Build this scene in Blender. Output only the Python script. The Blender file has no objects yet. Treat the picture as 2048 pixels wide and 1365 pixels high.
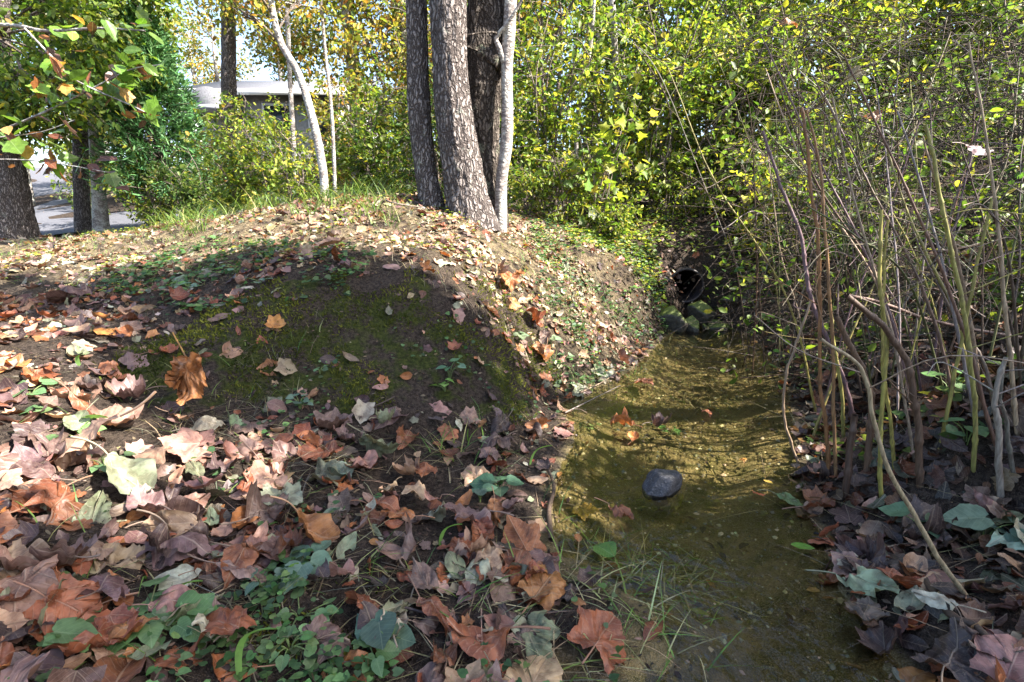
import bpy, math, random
import numpy as np
from mathutils import Vector, Matrix

rng = np.random.default_rng(7)
random.seed(7)
R = math.radians
sc = bpy.context.scene
COL = sc.collection

# ------------------------------------------------------------------ camera, sky, sun, exposure
CAM = np.array([0.0, 0.0, 1.1]); PITCH = R(13.0); F = 1024.0
cam = bpy.data.cameras.new('camera'); cam.lens = 18.0; cam.sensor_width = 36.0
cam.clip_start = 0.02; cam.clip_end = 2000
camo = bpy.data.objects.new('camera', cam); COL.objects.link(camo)
camo.location = CAM; camo.rotation_euler = (R(90) - PITCH, 0, 0)
sc.camera = camo

SUN_EL, SUN_AZ = R(44), R(107)             # azimuth measured from +Y towards +X
world = bpy.data.worlds.new('World'); sc.world = world; world.use_nodes = True
wn = world.node_tree; wn.nodes.clear()
wo = wn.nodes.new('ShaderNodeOutputWorld'); wb = wn.nodes.new('ShaderNodeBackground')
sk = wn.nodes.new('ShaderNodeTexSky'); sk.sky_type = 'NISHITA'; sk.sun_disc = False
sk.sun_elevation = SUN_EL; sk.sun_rotation = SUN_AZ; sk.air_density = 1.0; sk.dust_density = 2.0
wb.inputs['Strength'].default_value = 0.105
wn.links.new(sk.outputs[0], wb.inputs['Color']); wn.links.new(wb.outputs[0], wo.inputs['Surface'])
sun = bpy.data.lights.new('sun', 'SUN'); sun.energy = 5.0; sun.angle = R(0.53); sun.color = (1.0, 0.95, 0.86)
suno = bpy.data.objects.new('sun', sun); COL.objects.link(suno)
SDIR = np.array([math.cos(SUN_EL) * math.sin(SUN_AZ), math.cos(SUN_EL) * math.cos(SUN_AZ), math.sin(SUN_EL)])
suno.rotation_euler = Vector(SDIR).to_track_quat('Z', 'Y').to_euler(); suno.location = (12, 4, 20)
sc.view_settings.view_transform = 'Standard'; sc.view_settings.look = 'None'
sc.view_settings.exposure = 2.42; sc.view_settings.gamma = 1.0
sc.cycles.max_bounces = 8; sc.cycles.transparent_max_bounces = 16
sc.cycles.caustics_reflective = False; sc.cycles.caustics_refractive = False

# ------------------------------------------------------------------ photograph geometry
FV = np.array([0, math.cos(PITCH), -math.sin(PITCH)]); UV_ = np.array([0, math.sin(PITCH), math.cos(PITCH)])
def ray(u, v): return FV + (u - 1024) / F * np.array([1.0, 0, 0]) + (682.5 - v) / F * UV_
def atY(u, v, Y): d = ray(u, v); return CAM + d * (Y / d[1])
def onz(u, v, z): d = ray(u, v); return CAM + d * ((z - CAM[2]) / d[2])
def proj(P):
    Q = P - CAM; dep = Q @ FV
    dep = np.where(dep < 1e-3, 1e-3, dep)
    return 1024 + F * Q[..., 0] / dep, 682.5 - F * (Q @ UV_) / dep, Q @ FV

# ------------------------------------------------------------------ noise
_perm = np.random.default_rng(3).random((256, 256))
def vnoise(x, y):
    xi = np.floor(x).astype(int); yi = np.floor(y).astype(int); fx = x - xi; fy = y - yi
    fx = fx * fx * (3 - 2 * fx); fy = fy * fy * (3 - 2 * fy)
    g = lambda a, b: _perm[a & 255, b & 255]
    return (g(xi, yi) * (1 - fx) + g(xi + 1, yi) * fx) * (1 - fy) + (g(xi, yi + 1) * (1 - fx) + g(xi + 1, yi + 1) * fx) * fy - .5
def fbm(x, y, o=4):
    s = 0; a = 1.0
    for k in range(o): s = s + a * vnoise(x * 2 ** k + 17.3 * k, y * 2 ** k + 5.1 * k); a *= .5
    return s
def sstep(a, b, x): t = np.clip((x - a) / (b - a), 0, 1); return t * t * (3 - 2 * t)
def catmull(P, n):
    P = np.asarray(P, float); P = np.vstack([2 * P[0] - P[1], P, 2 * P[-1] - P[-2]]); out = []
    m = len(P) - 3
    for s in np.linspace(0, m - 1e-6, n):
        i = int(s); t = s - i; a, b, c, d = P[i:i + 4]
        out.append(.5 * (2 * b + (c - a) * t + (2 * a - 5 * b + 4 * c - d) * t * t + (3 * b - a - 3 * c + d) * t ** 3))
    return np.array(out)

# ------------------------------------------------------------------ terrain height
_lb = [(1385, 640), (1350, 655), (1325, 680), (1290, 715), (1255, 745), (1190, 778), (1125, 805), (1135, 840), (1150, 872), (1132, 912),
       (1112, 960), (1105, 1040), (1118, 1100), (1175, 1150), (1290, 1205), (1335, 1265), (1345, 1365), (1350, 1560)]
_rb = [(1980, 1560), (1830, 1365), (1740, 1260), (1672, 1160), (1650, 1090), (1612, 1010), (1596, 930), (1588, 860), (1578, 800), (1560, 740), (1520, 695), (1470, 660), (1420, 641)]
POLY = [onz(u, v, 0)[:2] for u, v in _lb] + [np.array((.52, -2.5)), np.array((1.6, -2.5))] + [onz(u, v, 0)[:2] for u, v in _rb]
POLY = catmull(np.array(POLY + [POLY[0]]), 110)[:-1]
def _stream_exact(xr, yr):
    P = np.stack([xr, yr], 1); A = POLY; B = np.roll(POLY, -1, 0)
    best = np.full(len(P), 1e9); ins = np.zeros(len(P), bool)
    for a, b in zip(A, B):
        ab = b - a; t = np.clip(((P - a) @ ab) / (ab @ ab + 1e-12), 0, 1); e = P - a - t[:, None] * ab
        best = np.minimum(best, (e * e).sum(1))
        c = ((a[1] > P[:, 1]) != (b[1] > P[:, 1]))
        xs = a[0] + (P[:, 1] - a[1]) / (b[1] - a[1] + 1e-12) * ab[0]
        ins ^= c & (P[:, 0] < xs)
    best = np.sqrt(best); return np.where(ins, -best, best)
_sx, _sy, _ss = np.arange(-.7, 4.0, .02), np.arange(-3.2, 7.0, .02), .02
_SD = _stream_exact(*[q.ravel() for q in np.meshgrid(_sx, _sy)]).reshape(len(_sy), len(_sx))
def stream_d(x, y):
    """signed distance to the stream's outline, negative in the water (read from a 2 cm grid)"""
    x = np.asarray(x, float); y = np.asarray(y, float); fx = (x - _sx[0]) / _ss; fy = (y - _sy[0]) / _ss
    ok = (fx >= 0) & (fy >= 0) & (fx < len(_sx) - 1.01) & (fy < len(_sy) - 1.01)
    fx = np.where(ok, fx, 0); fy = np.where(ok, fy, 0); i = fx.astype(int); j = fy.astype(int); fx = fx - i; fy = fy - j
    d = (_SD[j, i] * (1 - fx) + _SD[j, i + 1] * fx) * (1 - fy) + (_SD[j + 1, i] * (1 - fx) + _SD[j + 1, i + 1] * fx) * fy
    return np.where(ok, d, 2.0)
CP = []
for u, v, z in [(300, 1300, .15), (700, 1300, .1), (1050, 1300, .035), (1080, 1100, .05), (700, 1050, .13), (300, 1050, .21), (0, 1200, .27), (0, 950, .37),
                (300, 885, .31), (600, 862, .2), (900, 880, .1), (1060, 850, .04), (0, 800, .48), (200, 790, .42), (430, 820, .3), (0, 690, .6),
                (1090, 790, .05), (1200, 735, .04), (1270, 690, .03), (1330, 650, .06), (1240, 660, .16),
                (1700, 1000, .05), (1850, 1100, .08), (2000, 1300, .12), (1750, 860, .10), (2000, 950, .25), (1650, 740, .12), (1580, 680, .12), (1490, 640, .12), (2040, 800, .5)]:
    CP.append(onz(u, v, z))
for u, v, Y in [(600, 600, 2.75), (800, 570, 2.95), (400, 615, 2.75), (220, 640, 2.75), (920, 575, 3.15), (980, 660, 2.95), (1000, 520, 3.9), (1100, 600, 3.9), (600, 500, 3.4), (760, 480, 3.9),
                (700, 402, 4.9), (500, 424, 5.0), (840, 408, 5.0), (930, 440, 4.9), (1000, 462, 5.1), (300, 468, 6.3), (150, 478, 8.0), (0, 590, 3.2), (0, 500, 6.0), (1180, 515, 5.1), (1300, 590, 5.3), (1100, 500, 5.2), (1240, 600, 4.9)]:
    CP.append(atY(u, v, Y))
CP += [np.array(p, float) for p in [(-3, 0, .45), (-5, 2, .6), (-1.5, -2, .25), (0, -2, .1), (-6, -3, .6), (1.7, -2, .1), (3, -1, .4), (5, 1, 1.1), (3.2, 2.2, .55), (4.0, 3.5, .9), (6, 4, 1.7), (9, 3, 2.5),
       (3.4, 5.2, .75), (2.0, 5.5, .20), (2.05, 5.75, .24), (1.65, 5.7, .5), (2.45, 5.7, .5), (2.0, 6.15, .9), (1.9, 6.5, 1.1), (2.6, 6.2, .95), (1.2, 6.3, 1.0), (2, 7.5, 1.3), (4, 7, 1.5), (6, 7.5, 1.9), (0, 7, 1.25), (0, 9, 1.3), (-3, 8, 1.05), (-3, 11, 1.1), (-1, 13, 1.5), (4, 11, 1.6),
       (9, 11, 2.4), (-6, 10, .9), (-9.5, 10.5, .80), (-11, 13, .95), (-8, 16, 2.4), (-6, 19, 3.3), (-10, 19, 3.2), (-2, 19, 3.4), (-14, 10, .85), (-15, 16.5, 1.4), (-22, 24, 2.6), (-20, 14, 1.3), (4, 18, 2.8), (12, 18, 4), (20, 10, 5), (-20, 2, .8),
       (0, 30, 5), (-15, 30, 4.6), (15, 30, 6.5), (-30, 30, 4), (30, 30, 9), (-30, 0, 1), (30, 0, 6), (0, -15, .3), (-25, -15, .6), (25, -15, 4)]]
CP = np.array(CP)
def _tps(r2): return np.where(r2 > 0, .5 * r2 * np.log(np.maximum(r2, 1e-12)), 0)
_n = len(CP); _K = _tps(((CP[:, None, :2] - CP[None, :, :2]) ** 2).sum(-1)) + np.eye(_n) * .01
_Pm = np.c_[np.ones(_n), CP[:, :2]]
_sol = np.linalg.solve(np.block([[_K, _Pm], [_Pm.T, np.zeros((3, 3))]]), np.r_[CP[:, 2], 0, 0, 0])
def tps(x, y):
    s = _sol[_n] + _sol[_n + 1] * x + _sol[_n + 2] * y
    for k in range(_n): s = s + _sol[k] * _tps((x - CP[k, 0]) ** 2 + (y - CP[k, 1]) ** 2)
    return s
def height(x, y, detail=True):
    x = np.asarray(x, float); y = np.asarray(y, float)
    r = np.hypot(x, y - 8); w = sstep(22, 42, r)
    far = 3.0 + np.clip(y - 20, -30, 400) * .07 + 3 * fbm(x * .02, y * .02, 3)
    z = tps(np.clip(x, -45, 45), np.clip(y, -25, 45)) * (1 - w) + far * w
    if detail:
        near = 1 - sstep(6, 14, r)
        z = z + near * (.07 * fbm(x * 2.3, y * 2.3, 4) + .03 * fbm(x * 7, y * 7, 3) + .016 * fbm(x * 17, y * 17, 2)) + (1 - near) * .15 * fbm(x * .6, y * .6, 3)
    d = stream_d(x, y)
    out = np.maximum(z, .02) * sstep(-.02, .14, d) + .004 * fbm(x * 25, y * 25, 2)
    bed = -.012 - .10 * sstep(0, .35, -d) + .022 * fbm(x * 5, y * 5, 4)
    bed = np.minimum(bed, -.012)
    return np.where(d > 0, np.maximum(out, .004), bed * sstep(-.01, .05, -d))
def h1(x, y): return float(height(np.array([x]), np.array([y]))[0])
def gnormal(x, y, e=.04):
    dx = (height(x + e, y, False) - height(x - e, y, False)) / (2 * e); dy = (height(x, y + e, False) - height(x, y - e, False)) / (2 * e)
    n = np.stack([-dx, -dy, np.ones_like(dx)], -1); return n / np.linalg.norm(n, axis=-1, keepdims=True)
def ground_hit(u, v):
    """the point of the ground seen at a pixel of the photograph"""
    d = ray(u, v); t = np.r_[np.arange(.6, 9, .08), np.arange(9, 40, .4)]
    for q in range(3):
        P = CAM + t[:, None] * d; z = height(P[:, 0], P[:, 1], False); k = int(np.argmax(P[:, 2] < z))
        if not P[k, 2] < z[k]: return None
        if k == 0: return P[0]
        t = np.linspace(t[k - 1], t[k], 9)
    return P[k]
def poly_mask(u, v, pts):
    pts = np.array(pts, float); ins = np.zeros(np.shape(u), bool)
    for a, b in zip(pts, np.roll(pts, -1, 0)):
        c = (a[1] > v) != (b[1] > v); ins ^= c & (u < a[0] + (v - a[1]) / (b[1] - a[1] + 1e-9) * (b[0] - a[0]))
    return ins
MOSS_POLY = [(200, 690), (330, 640), (520, 590), (780, 545), (860, 560), (960, 640), (1085, 760), (1050, 850), (900, 830), (600, 850), (430, 830), (230, 790)]

def moss_mask(x, y, u, v):
    w = fbm(x * 3.3 + 9, y * 3.3, 3)
    return poly_mask(u + 130 * w, v + 90 * fbm(x * 2.7, y * 2.7 + 5, 3), MOSS_POLY) & (y > 1.2) & (y < 4.5)
# ------------------------------------------------------------------ helpers: objects and meshes
def tag(o, label, cat=None, group=None, kind=None):
    if label: o['label'] = label
    if cat: o['category'] = cat
    if group: o['group'] = group
    if kind: o['kind'] = kind
    return o
def empty(name, loc, label, cat, group=None, rz=0):
    o = bpy.data.objects.new(name, None); COL.objects.link(o); o.location = loc; o.rotation_euler = (0, 0, rz)
    o.empty_display_size = .1
    return tag(o, label, cat, group)
def raw_mesh(name, V, faces, col=None, uv=None, smooth=True):
    """faces: one (m, k) array or a list of such arrays"""
    me = bpy.data.meshes.new(name)
    if not isinstance(faces, list): faces = [faces]
    faces = [np.asarray(f, np.int32) for f in faces if len(f)]
    V = np.asarray(V, np.float32)
    me.vertices.add(len(V)); me.vertices.foreach_set('co', V.ravel())
    nl = sum(f.size for f in faces); npol = sum(len(f) for f in faces)
    me.loops.add(nl); li = np.concatenate([f.ravel() for f in faces]); me.loops.foreach_set('vertex_index', li)
    me.polygons.add(npol)
    tot = np.concatenate([np.full(len(f), f.shape[1], np.int32) for f in faces])
    me.polygons.foreach_set('loop_start', np.r_[0, np.cumsum(tot)[:-1]].astype(np.int32))
    if smooth: me.polygons.foreach_set('use_smooth', np.ones(npol, bool))
    if col is not None:
        a = me.color_attributes.new('Col', 'FLOAT_COLOR', 'POINT')
        c = np.ones((len(V), 4), np.float32); c[:, :3] = col; a.data.foreach_set('color', c.ravel())
    if uv is not None:
        l = me.uv_layers.new(name='UVMap'); l.data.foreach_set('uv', np.asarray(uv, np.float32)[li].ravel())
    me.update(calc_edges=True)
    return me
def add(name, me, mat, parent=None, loc=None):
    o = bpy.data.objects.new(name, me); COL.objects.link(o)
    if mat is not None and not me.materials: me.materials.append(mat)
    if parent is not None: o.parent = parent
    if loc is not None: o.location = loc
    return o
def mesh(name, V, faces, mat, parent=None, **kw):
    """V in world coordinates; a parent is an Empty with a location only (or a mesh at the origin)"""
    V = np.asarray(V, float)
    if parent is not None: V = V - np.array(parent.matrix_basis.translation)
    return add(name, raw_mesh(name, V, faces, **kw), mat, parent)
def unit(a): return a / (np.linalg.norm(a, axis=-1, keepdims=True) + 1e-9)

def tube(P, r, sides=6, ridge=0, seed=0, lump=0, cap=True):
    """one swept tube; returns verts, quads (caps as a point)"""
    P = np.asarray(P, float); n = len(P); r = np.broadcast_to(np.asarray(r, float), (n,))
    T = unit(np.gradient(P, axis=0))
    ref = np.array([0, 0, 1.0]) if abs(T[:, 2]).mean() < .8 else np.array([1.0, 0, 0])
    A = unit(np.cross(T, ref)); B = np.cross(T, A)
    th = np.linspace(0, 2 * np.pi, sides, endpoint=False)
    rr = np.repeat(r[:, None], sides, 1)
    if ridge or lump:
        s = np.r_[0, np.cumsum(np.linalg.norm(np.diff(P, axis=0), axis=1))][:, None] * np.ones((1, sides)); t = np.ones((n, 1)) * th
        cx = np.cos(t); sx = np.sin(t)
        if ridge:
            q = abs(fbm(cx * 6 + s * 2.2 + seed, sx * 6 + s * 1.1 + 31 * seed, 3)) + .5 * abs(fbm(cx * 13 + s * 9, sx * 13 - s * 7 + seed, 2))
            rr = rr * (1 + ridge * (q - .35))
        if lump: rr = rr * (1 + lump * fbm(cx * 1.1 + s * 1.5 + seed, sx * 1.1 + s * 1.0 + 7 * seed, 2))
    V = P[:, None] + rr[..., None] * (np.cos(th)[None, :, None] * A[:, None] + np.sin(th)[None, :, None] * B[:, None])
    i = np.arange(n - 1)[:, None] * sides; j = np.arange(sides)[None]; k = (j + 1) % sides
    Q = np.stack([i + j, i + k, i + sides + k, i + sides + j], -1).reshape(-1, 4)
    return V.reshape(-1, 3), Q
def tubes(paths, sides=5):
    Vs, Qs, o = [], [], 0
    for P, r in paths:
        V, Q = tube(P, r, sides); Vs.append(V); Qs.append(Q + o); o += len(V)
    return np.vstack(Vs), np.vstack(Qs)

# leaf clouds --------------------------------------------------------
T_OVAL = (np.array([(0, 0, 0), (.3, .27, .07), (.7, .22, .06), (1, 0, -.06), (.7, -.22, .06), (.3, -.27, .07)]), np.array([(0, 1, 2, 3), (0, 3, 4, 5)]))
T_LOBE = (np.array([(0, 0, 0), (-.02, .34, .08), (.22, .28, .06), (.42, .52, .1), (.55, .22, .04), (1, 0, -.1), (.55, -.22, .04), (.42, -.52, .1), (.22, -.28, .06), (-.02, -.34, .08)]),
          np.array([(0, 1, 2, 3), (0, 3, 4, 5), (0, 5, 6, 7), (0, 7, 8, 9)]))
T_HEART = (np.array([(.06, 0, 0), (-.06, .22, .06), (.22, .42, .1), (.62, .3, .06), (1, 0, -.05), (.62, -.3, .06), (.22, -.42, .1), (-.06, -.22, .06)]),
           np.array([(0, 1, 2, 3), (0, 3, 4, 5), (0, 5, 6, 7)]))
T_BLADE = (np.array([(0, .5, 0), (0, -.5, 0), (.5, .35, .04), (.5, -.35, .04), (1, 0, 0), (.98, -.05, 0)]), np.array([(0, 1, 3, 2), (2, 3, 5, 4)]))
def cloud(P, D, N, L, W, C, T=T_OVAL, bend=None):
    V0, Fc = T; n = len(P); k = len(V0)
    D = unit(D); S = unit(np.cross(N, D)); N = np.cross(D, S)
    V = P[:, None] + (V0[None, :, 0] * L[:, None])[..., None] * D[:, None] + (V0[None, :, 1] * W[:, None])[..., None] * S[:, None] + (V0[None, :, 2] * W[:, None])[..., None] * N[:, None]
    if bend is not None: V = V + (bend[:, None] * V0[None, :, 0] ** 2 * L[:, None])[..., None] * N[:, None]
    Q = (Fc[None] + (np.arange(n) * k)[:, None, None]).reshape(-1, Fc.shape[1])
    return V.reshape(-1, 3), Q, np.repeat(C, k, 0)
def rand_dirs(n): return unit(rng.normal(size=(n, 3)))
def pal(n, cols, wts=None, jit=.25):
    cols = np.array(cols, float); p = None if wts is None else np.array(wts) / np.sum(wts)
    c = cols[rng.choice(len(cols), n, p=p)]
    return np.clip(c * (1 + jit * rng.normal(size=(n, 1))) * (1 + .08 * rng.normal(size=(n, 3))), .004, .9)

# ------------------------------------------------------------------ materials
def newmat(name):
    m = bpy.data.materials.new(name); m.use_nodes = True; m.node_tree.nodes.clear()
    return m, m.node_tree.nodes, m.node_tree.links
class G:
    """a little node writer"""
    def __init__(s, name): s.m, s.n, s.l = newmat(name)
    def node(s, t, **kw):
        x = s.n.new('ShaderNode' + t)
        for k, v in kw.items(): setattr(x, k, v)
        return x
    def put(s, sock, v):
        if hasattr(v, 'is_output'): s.l.new(v, sock)
        else:
            if isinstance(v, tuple) and len(v) == 3 and sock.type == 'RGBA': v = (*v, 1)
            sock.default_value = v
    def math(s, op, a, b=0.0, c=None, clamp=False):
        x = s.node('Math', operation=op); x.use_clamp = clamp; s.put(x.inputs[0], a); s.put(x.inputs[1], b)
        if c is not None: s.put(x.inputs[2], c)
        return x.outputs[0]
    def mix(s, f, a, b, mode='MIX'):
        x = s.node('Mix', data_type='RGBA', blend_type=mode); s.put(x.inputs[0], f); s.put(x.inputs[6], a); s.put(x.inputs[7], b); return x.outputs[2]
    def noise(s, scale, detail=4, vec=None, rough=.55):
        x = s.node('TexNoise'); x.inputs['Scale'].default_value = scale; x.inputs['Detail'].default_value = detail; x.inputs['Roughness'].default_value = rough
        if vec is not None: s.l.new(vec, x.inputs['Vector'])
        return x.outputs[0]
    def ramp(s, f, a, b):
        x = s.node('MapRange'); x.interpolation_type = 'SMOOTHSTEP'; s.put(x.inputs[0], f); s.put(x.inputs[1], a); s.put(x.inputs[2], b); return x.outputs[0]
    def attr(s, name='Col'): x = s.node('Attribute', attribute_name=name); return x.outputs['Color']
    def pos(s): return s.node('NewGeometry').outputs['Position']
    def obj(s): return s.node('TexCoord').outputs['Object']
    def scale(s, v, sc_): x = s.node('Mapping'); x.inputs['Scale'].default_value = sc_; s.l.new(v, x.inputs['Vector']); return x.outputs[0]
    def bump(s, h, strength, dist): x = s.node('Bump'); x.inputs['Strength'].default_value = strength; x.inputs['Distance'].default_value = dist; s.l.new(h, x.inputs['Height']); return x.outputs[0]
    def principled(s, col, rough=.7, spec=.3, normal=None):
        x = s.node('BsdfPrincipled'); s.put(x.inputs['Base Color'], col); s.put(x.inputs['Roughness'], rough); s.put(x.inputs['Specular IOR Level'], spec)
        if normal is not None: s.l.new(normal, x.inputs['Normal'])
        return x.outputs[0]
    def out(s, sh): o = s.node('OutputMaterial'); s.l.new(sh, o.inputs['Surface']); return s.m

def leaf_material(name, trans=.4, rough=.5, spec=.35, gain=1.6):
    g = G(name); c = g.attr()
    nz = g.noise(90, 2, g.pos()); c1 = g.mix(g.ramp(nz, .35, .7), g.mix(1.0, c, (.72, .72, .72), 'MULTIPLY'), c)
    p = g.principled(c1, rough, spec)
    t = g.node('BsdfTranslucent'); g.put(t.inputs['Color'], g.mix(1.0, c1, (gain, gain * 1.02, gain * .55), 'MULTIPLY'))
    x = g.node('MixShader'); x.inputs[0].default_value = trans; g.l.new(p, x.inputs[1]); g.l.new(t.outputs[0], x.inputs[2])
    return g.out(x.outputs[0])
M_LEAF = leaf_material('green_foliage', .45)
M_NEEDLE = leaf_material('cedar_foliage', .2, .6, .2, 1.2)
M_GRASS = leaf_material('grass_blades', .35, .5, .3)
M_MOSS = leaf_material('moss_tufts', .3, .9, .05)

def fallen_material(name, color):
    """dead leaf: veins drawn in the leaf's own UV, blotches and wear"""
    g = G(name)
    base = g.attr() if color == 'attr' else g.node('ObjectInfo').outputs['Color']
    uv = g.node('UVMap'); uv.uv_map = 'UVMap'; sx = g.node('SeparateXYZ'); g.l.new(uv.outputs[0], sx.inputs[0])
    u, v = sx.outputs[0], g.math('ABSOLUTE', sx.outputs[1])
    rnd = g.node('ObjectInfo').outputs['Random'] if color != 'attr' else 0.0
    def line(a, w):
        d = g.math('ABSOLUTE', g.math('SUBTRACT', g.math('MULTIPLY', u, math.sin(a)), g.math('MULTIPLY', v, math.cos(a))))
        return g.math('SUBTRACT', 1.0, g.ramp(d, w * .3, w))
    mid = line(0, .016); v2 = line(R(48), .013)
    sec = g.math('FRACT', g.math('MULTIPLY', g.math('SUBTRACT', u, g.math('MULTIPLY', v, .75)), 9.0))
    sec = g.math('SUBTRACT', 1.0, g.ramp(g.math('ABSOLUTE', g.math('SUBTRACT', sec, .5)), .02, .09))
    vein = g.math('MAXIMUM', g.math('MAXIMUM', mid, g.math('MULTIPLY', v2, .7)), g.math('MULTIPLY', sec, .45))
    pp = g.pos(); n1 = g.noise(28, 4, pp); n2 = g.noise(160, 3, pp)
    c = g.mix(g.ramp(n1, .38, .62), g.mix(1.0, base, (.55, .5, .5), 'MULTIPLY'), base)
    c = g.mix(g.math('MULTIPLY', g.ramp(n2, .5, .75), .35), c, g.mix(.5, base, (.38, .28, .2)))
    c = g.mix(g.math('MULTIPLY', vein, .5), c, g.mix(.55, base, (.42, .33, .24)))
    h = g.math('ADD', g.math('MULTIPLY', n1, .6), g.math('MULTIPLY', vein, -.5))
    nm = g.bump(h, .6, .006)
    p = g.principled(c, .48, .4, nm)
    t = g.node('BsdfTranslucent'); g.put(t.inputs['Color'], g.mix(1.0, c, (1.5, 1.1, .7), 'MULTIPLY'))
    x = g.node('MixShader'); x.inputs[0].default_value = .16; g.l.new(p, x.inputs[1]); g.l.new(t.outputs[0], x.inputs[2])
    return g.out(x.outputs[0])
M_FALL = fallen_material('dead_leaf', 'object'); M_LITTER = fallen_material('leaf_litter', 'attr')

def bark_material(name, c1, c2, lich, vs=(30, 30, 7), lichen=.5, dist=.02):
    g = G(name); o = g.pos(); s = g.scale(o, vs)
    vor = g.node('TexVoronoi', feature='DISTANCE_TO_EDGE'); vor.inputs['Scale'].default_value = 1.0
    wob = g.node('VectorMath', operation='ADD'); nz = g.node('TexNoise'); nz.inputs['Scale'].default_value = 9; nz.inputs['Detail'].default_value = 5; g.l.new(o, nz.inputs['Vector']); wsc = g.node('VectorMath', operation='SCALE'); wsc.inputs['Scale'].default_value = 3.2; g.l.new(nz.outputs['Color'], wsc.inputs[0])
    g.l.new(s, wob.inputs[0]); g.l.new(wsc.outputs[0], wob.inputs[1]); g.l.new(wob.outputs[0], vor.inputs['Vector'])
    e = g.ramp(vor.outputs['Distance'], .0, .32); fine = g.noise(70, 5, o)
    c = g.mix(e, c1, c2); c = g.mix(g.ramp(fine, .4, .7), c, g.mix(1.0, c, (1.45, 1.42, 1.4), 'MULTIPLY'))
    lm = g.math('MULTIPLY', g.ramp(g.noise(7, 5, o), 1 - lichen, 1.12 - lichen), g.ramp(g.noise(40, 3, o), .35, .6))
    c = g.mix(lm, c, lich)
    nm = g.bump(g.math('ADD', e, g.math('MULTIPLY', fine, .5)), .9, dist)
    return g.out(g.principled(c, .9, .1, nm))
M_OAK = bark_material('rough_grey_bark', (.05, .04, .036), (.22, .19, .175), (.30, .30, .25), (34, 34, 8), .40)
M_OAKD = bark_material('dark_furrowed_bark', (.03, .024, .02), (.12, .10, .085), (.2, .21, .15), (30, 30, 6), .42)
M_SMOOTH = bark_material('smooth_pale_bark', (.14, .12, .11), (.30, .27, .25), (.42, .41, .37), (14, 14, 30), .55, .004)
M_BRAMBLE = bark_material('bramble_bark', (.03, .022, .018), (.10, .078, .06), (.16, .14, .1), (60, 60, 30), .4, .002)
M_TWIG = bark_material('twig_bark', (.07, .055, .045), (.20, .165, .14), (.3, .28, .22), (60, 60, 30), .4, .002)
def cane_material():
    g = G('dry_cane'); base = g.node('ObjectInfo').outputs['Color']; o = g.pos()
    st = g.noise(1, 4, g.scale(o, (160, 160, 14))); n2 = g.noise(18, 4, o)
    c = g.mix(g.ramp(st, .35, .65), g.mix(1.0, base, (.55, .52, .5), 'MULTIPLY'), base)
    c = g.mix(g.math('MULTIPLY', g.ramp(n2, .5, .72), .6), c, (.07, .045, .035))
    return g.out(g.principled(c, .55, .35, g.bump(st, .3, .002)))
M_CANE = cane_material()
def plain(name, c, rough=.8, spec=.2, n=30, var=.35, bump=0.0, dist=.01):
    g = G(name); nz = g.noise(n, 5, g.pos()); k = 1 - var
    cc = g.mix(g.ramp(nz, .3, .7), (c[0] * k, c[1] * k, c[2] * k), c)
    return g.out(g.principled(cc, rough, spec, g.bump(nz, bump, dist) if bump else None))

def ground_material():
    g = G('bank_soil_and_moss'); p = g.pos(); sep = g.node('SeparateXYZ'); g.l.new(p, sep.inputs[0]); z = sep.outputs[2]
    at = g.node('Attribute', attribute_name='Col'); ms = g.node('SeparateColor'); g.l.new(at.outputs['Color'], ms.inputs[0])
    n1 = g.noise(9, 6, p); n2 = g.noise(60, 5, p); n3 = g.noise(3, 4, p); n4 = g.noise(240, 3, p)
    soil = g.mix(g.ramp(n2, .35, .65), (.030, .021, .016), (.085, .062, .047))
    soil = g.mix(g.ramp(n4, .55, .7), soil, (.13, .10, .08))
    moss = g.mix(g.ramp(n2, .3, .7), (.028, .038, .008), (.085, .095, .02))
    mm = g.ramp(g.math('ADD', ms.outputs[0], g.math('SUBTRACT', n1, .5)), .45, .62)
    c = g.mix(mm, soil, moss)
    dry = g.mix(g.ramp(n2, .35, .65), (.16, .115, .07), (.32, .25, .15)); c = g.mix(g.math('MULTIPLY', ms.outputs[1], g.ramp(n1, .35, .6)), c, dry)
    vor = g.node('TexVoronoi'); vor.inputs['Scale'].default_value = 85; g.l.new(p, vor.inputs['Vector'])
    sand = g.mix(g.ramp(n3, .35, .65), (.17, .13, .055), (.32, .24, .115)); sand = g.mix(g.ramp(n1, .42, .66), sand, (.105, .095, .028))
    sand = g.mix(g.math('MULTIPLY', g.ramp(n4, .48, .62), .6), sand, (.34, .28, .17))
    sand = g.mix(g.math('MULTIPLY', g.math('SUBTRACT', 1.0, g.ramp(vor.outputs['Distance'], .1, .5)), .35), sand, (.05, .042, .025))
    wet = g.math('SUBTRACT', 1.0, g.ramp(g.math('ADD', z, g.math('MULTIPLY', g.math('SUBTRACT', n1, .5), .03)), -.004, g.math('ADD', .010, g.math('MULTIPLY', ms.outputs[2], .035))))
    c = g.mix(wet, c, sand)
    nm = g.bump(g.math('ADD', g.math('ADD', n2, g.math('MULTIPLY', n4, .4)), g.math('MULTIPLY', g.noise(22, 5, p), .8)), 1.0, .045)
    rough = g.math('SUBTRACT', .95, g.math('MULTIPLY', wet, .35))
    return g.out(g.principled(c, rough, .15, nm))
M_GROUND = ground_material()

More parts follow.
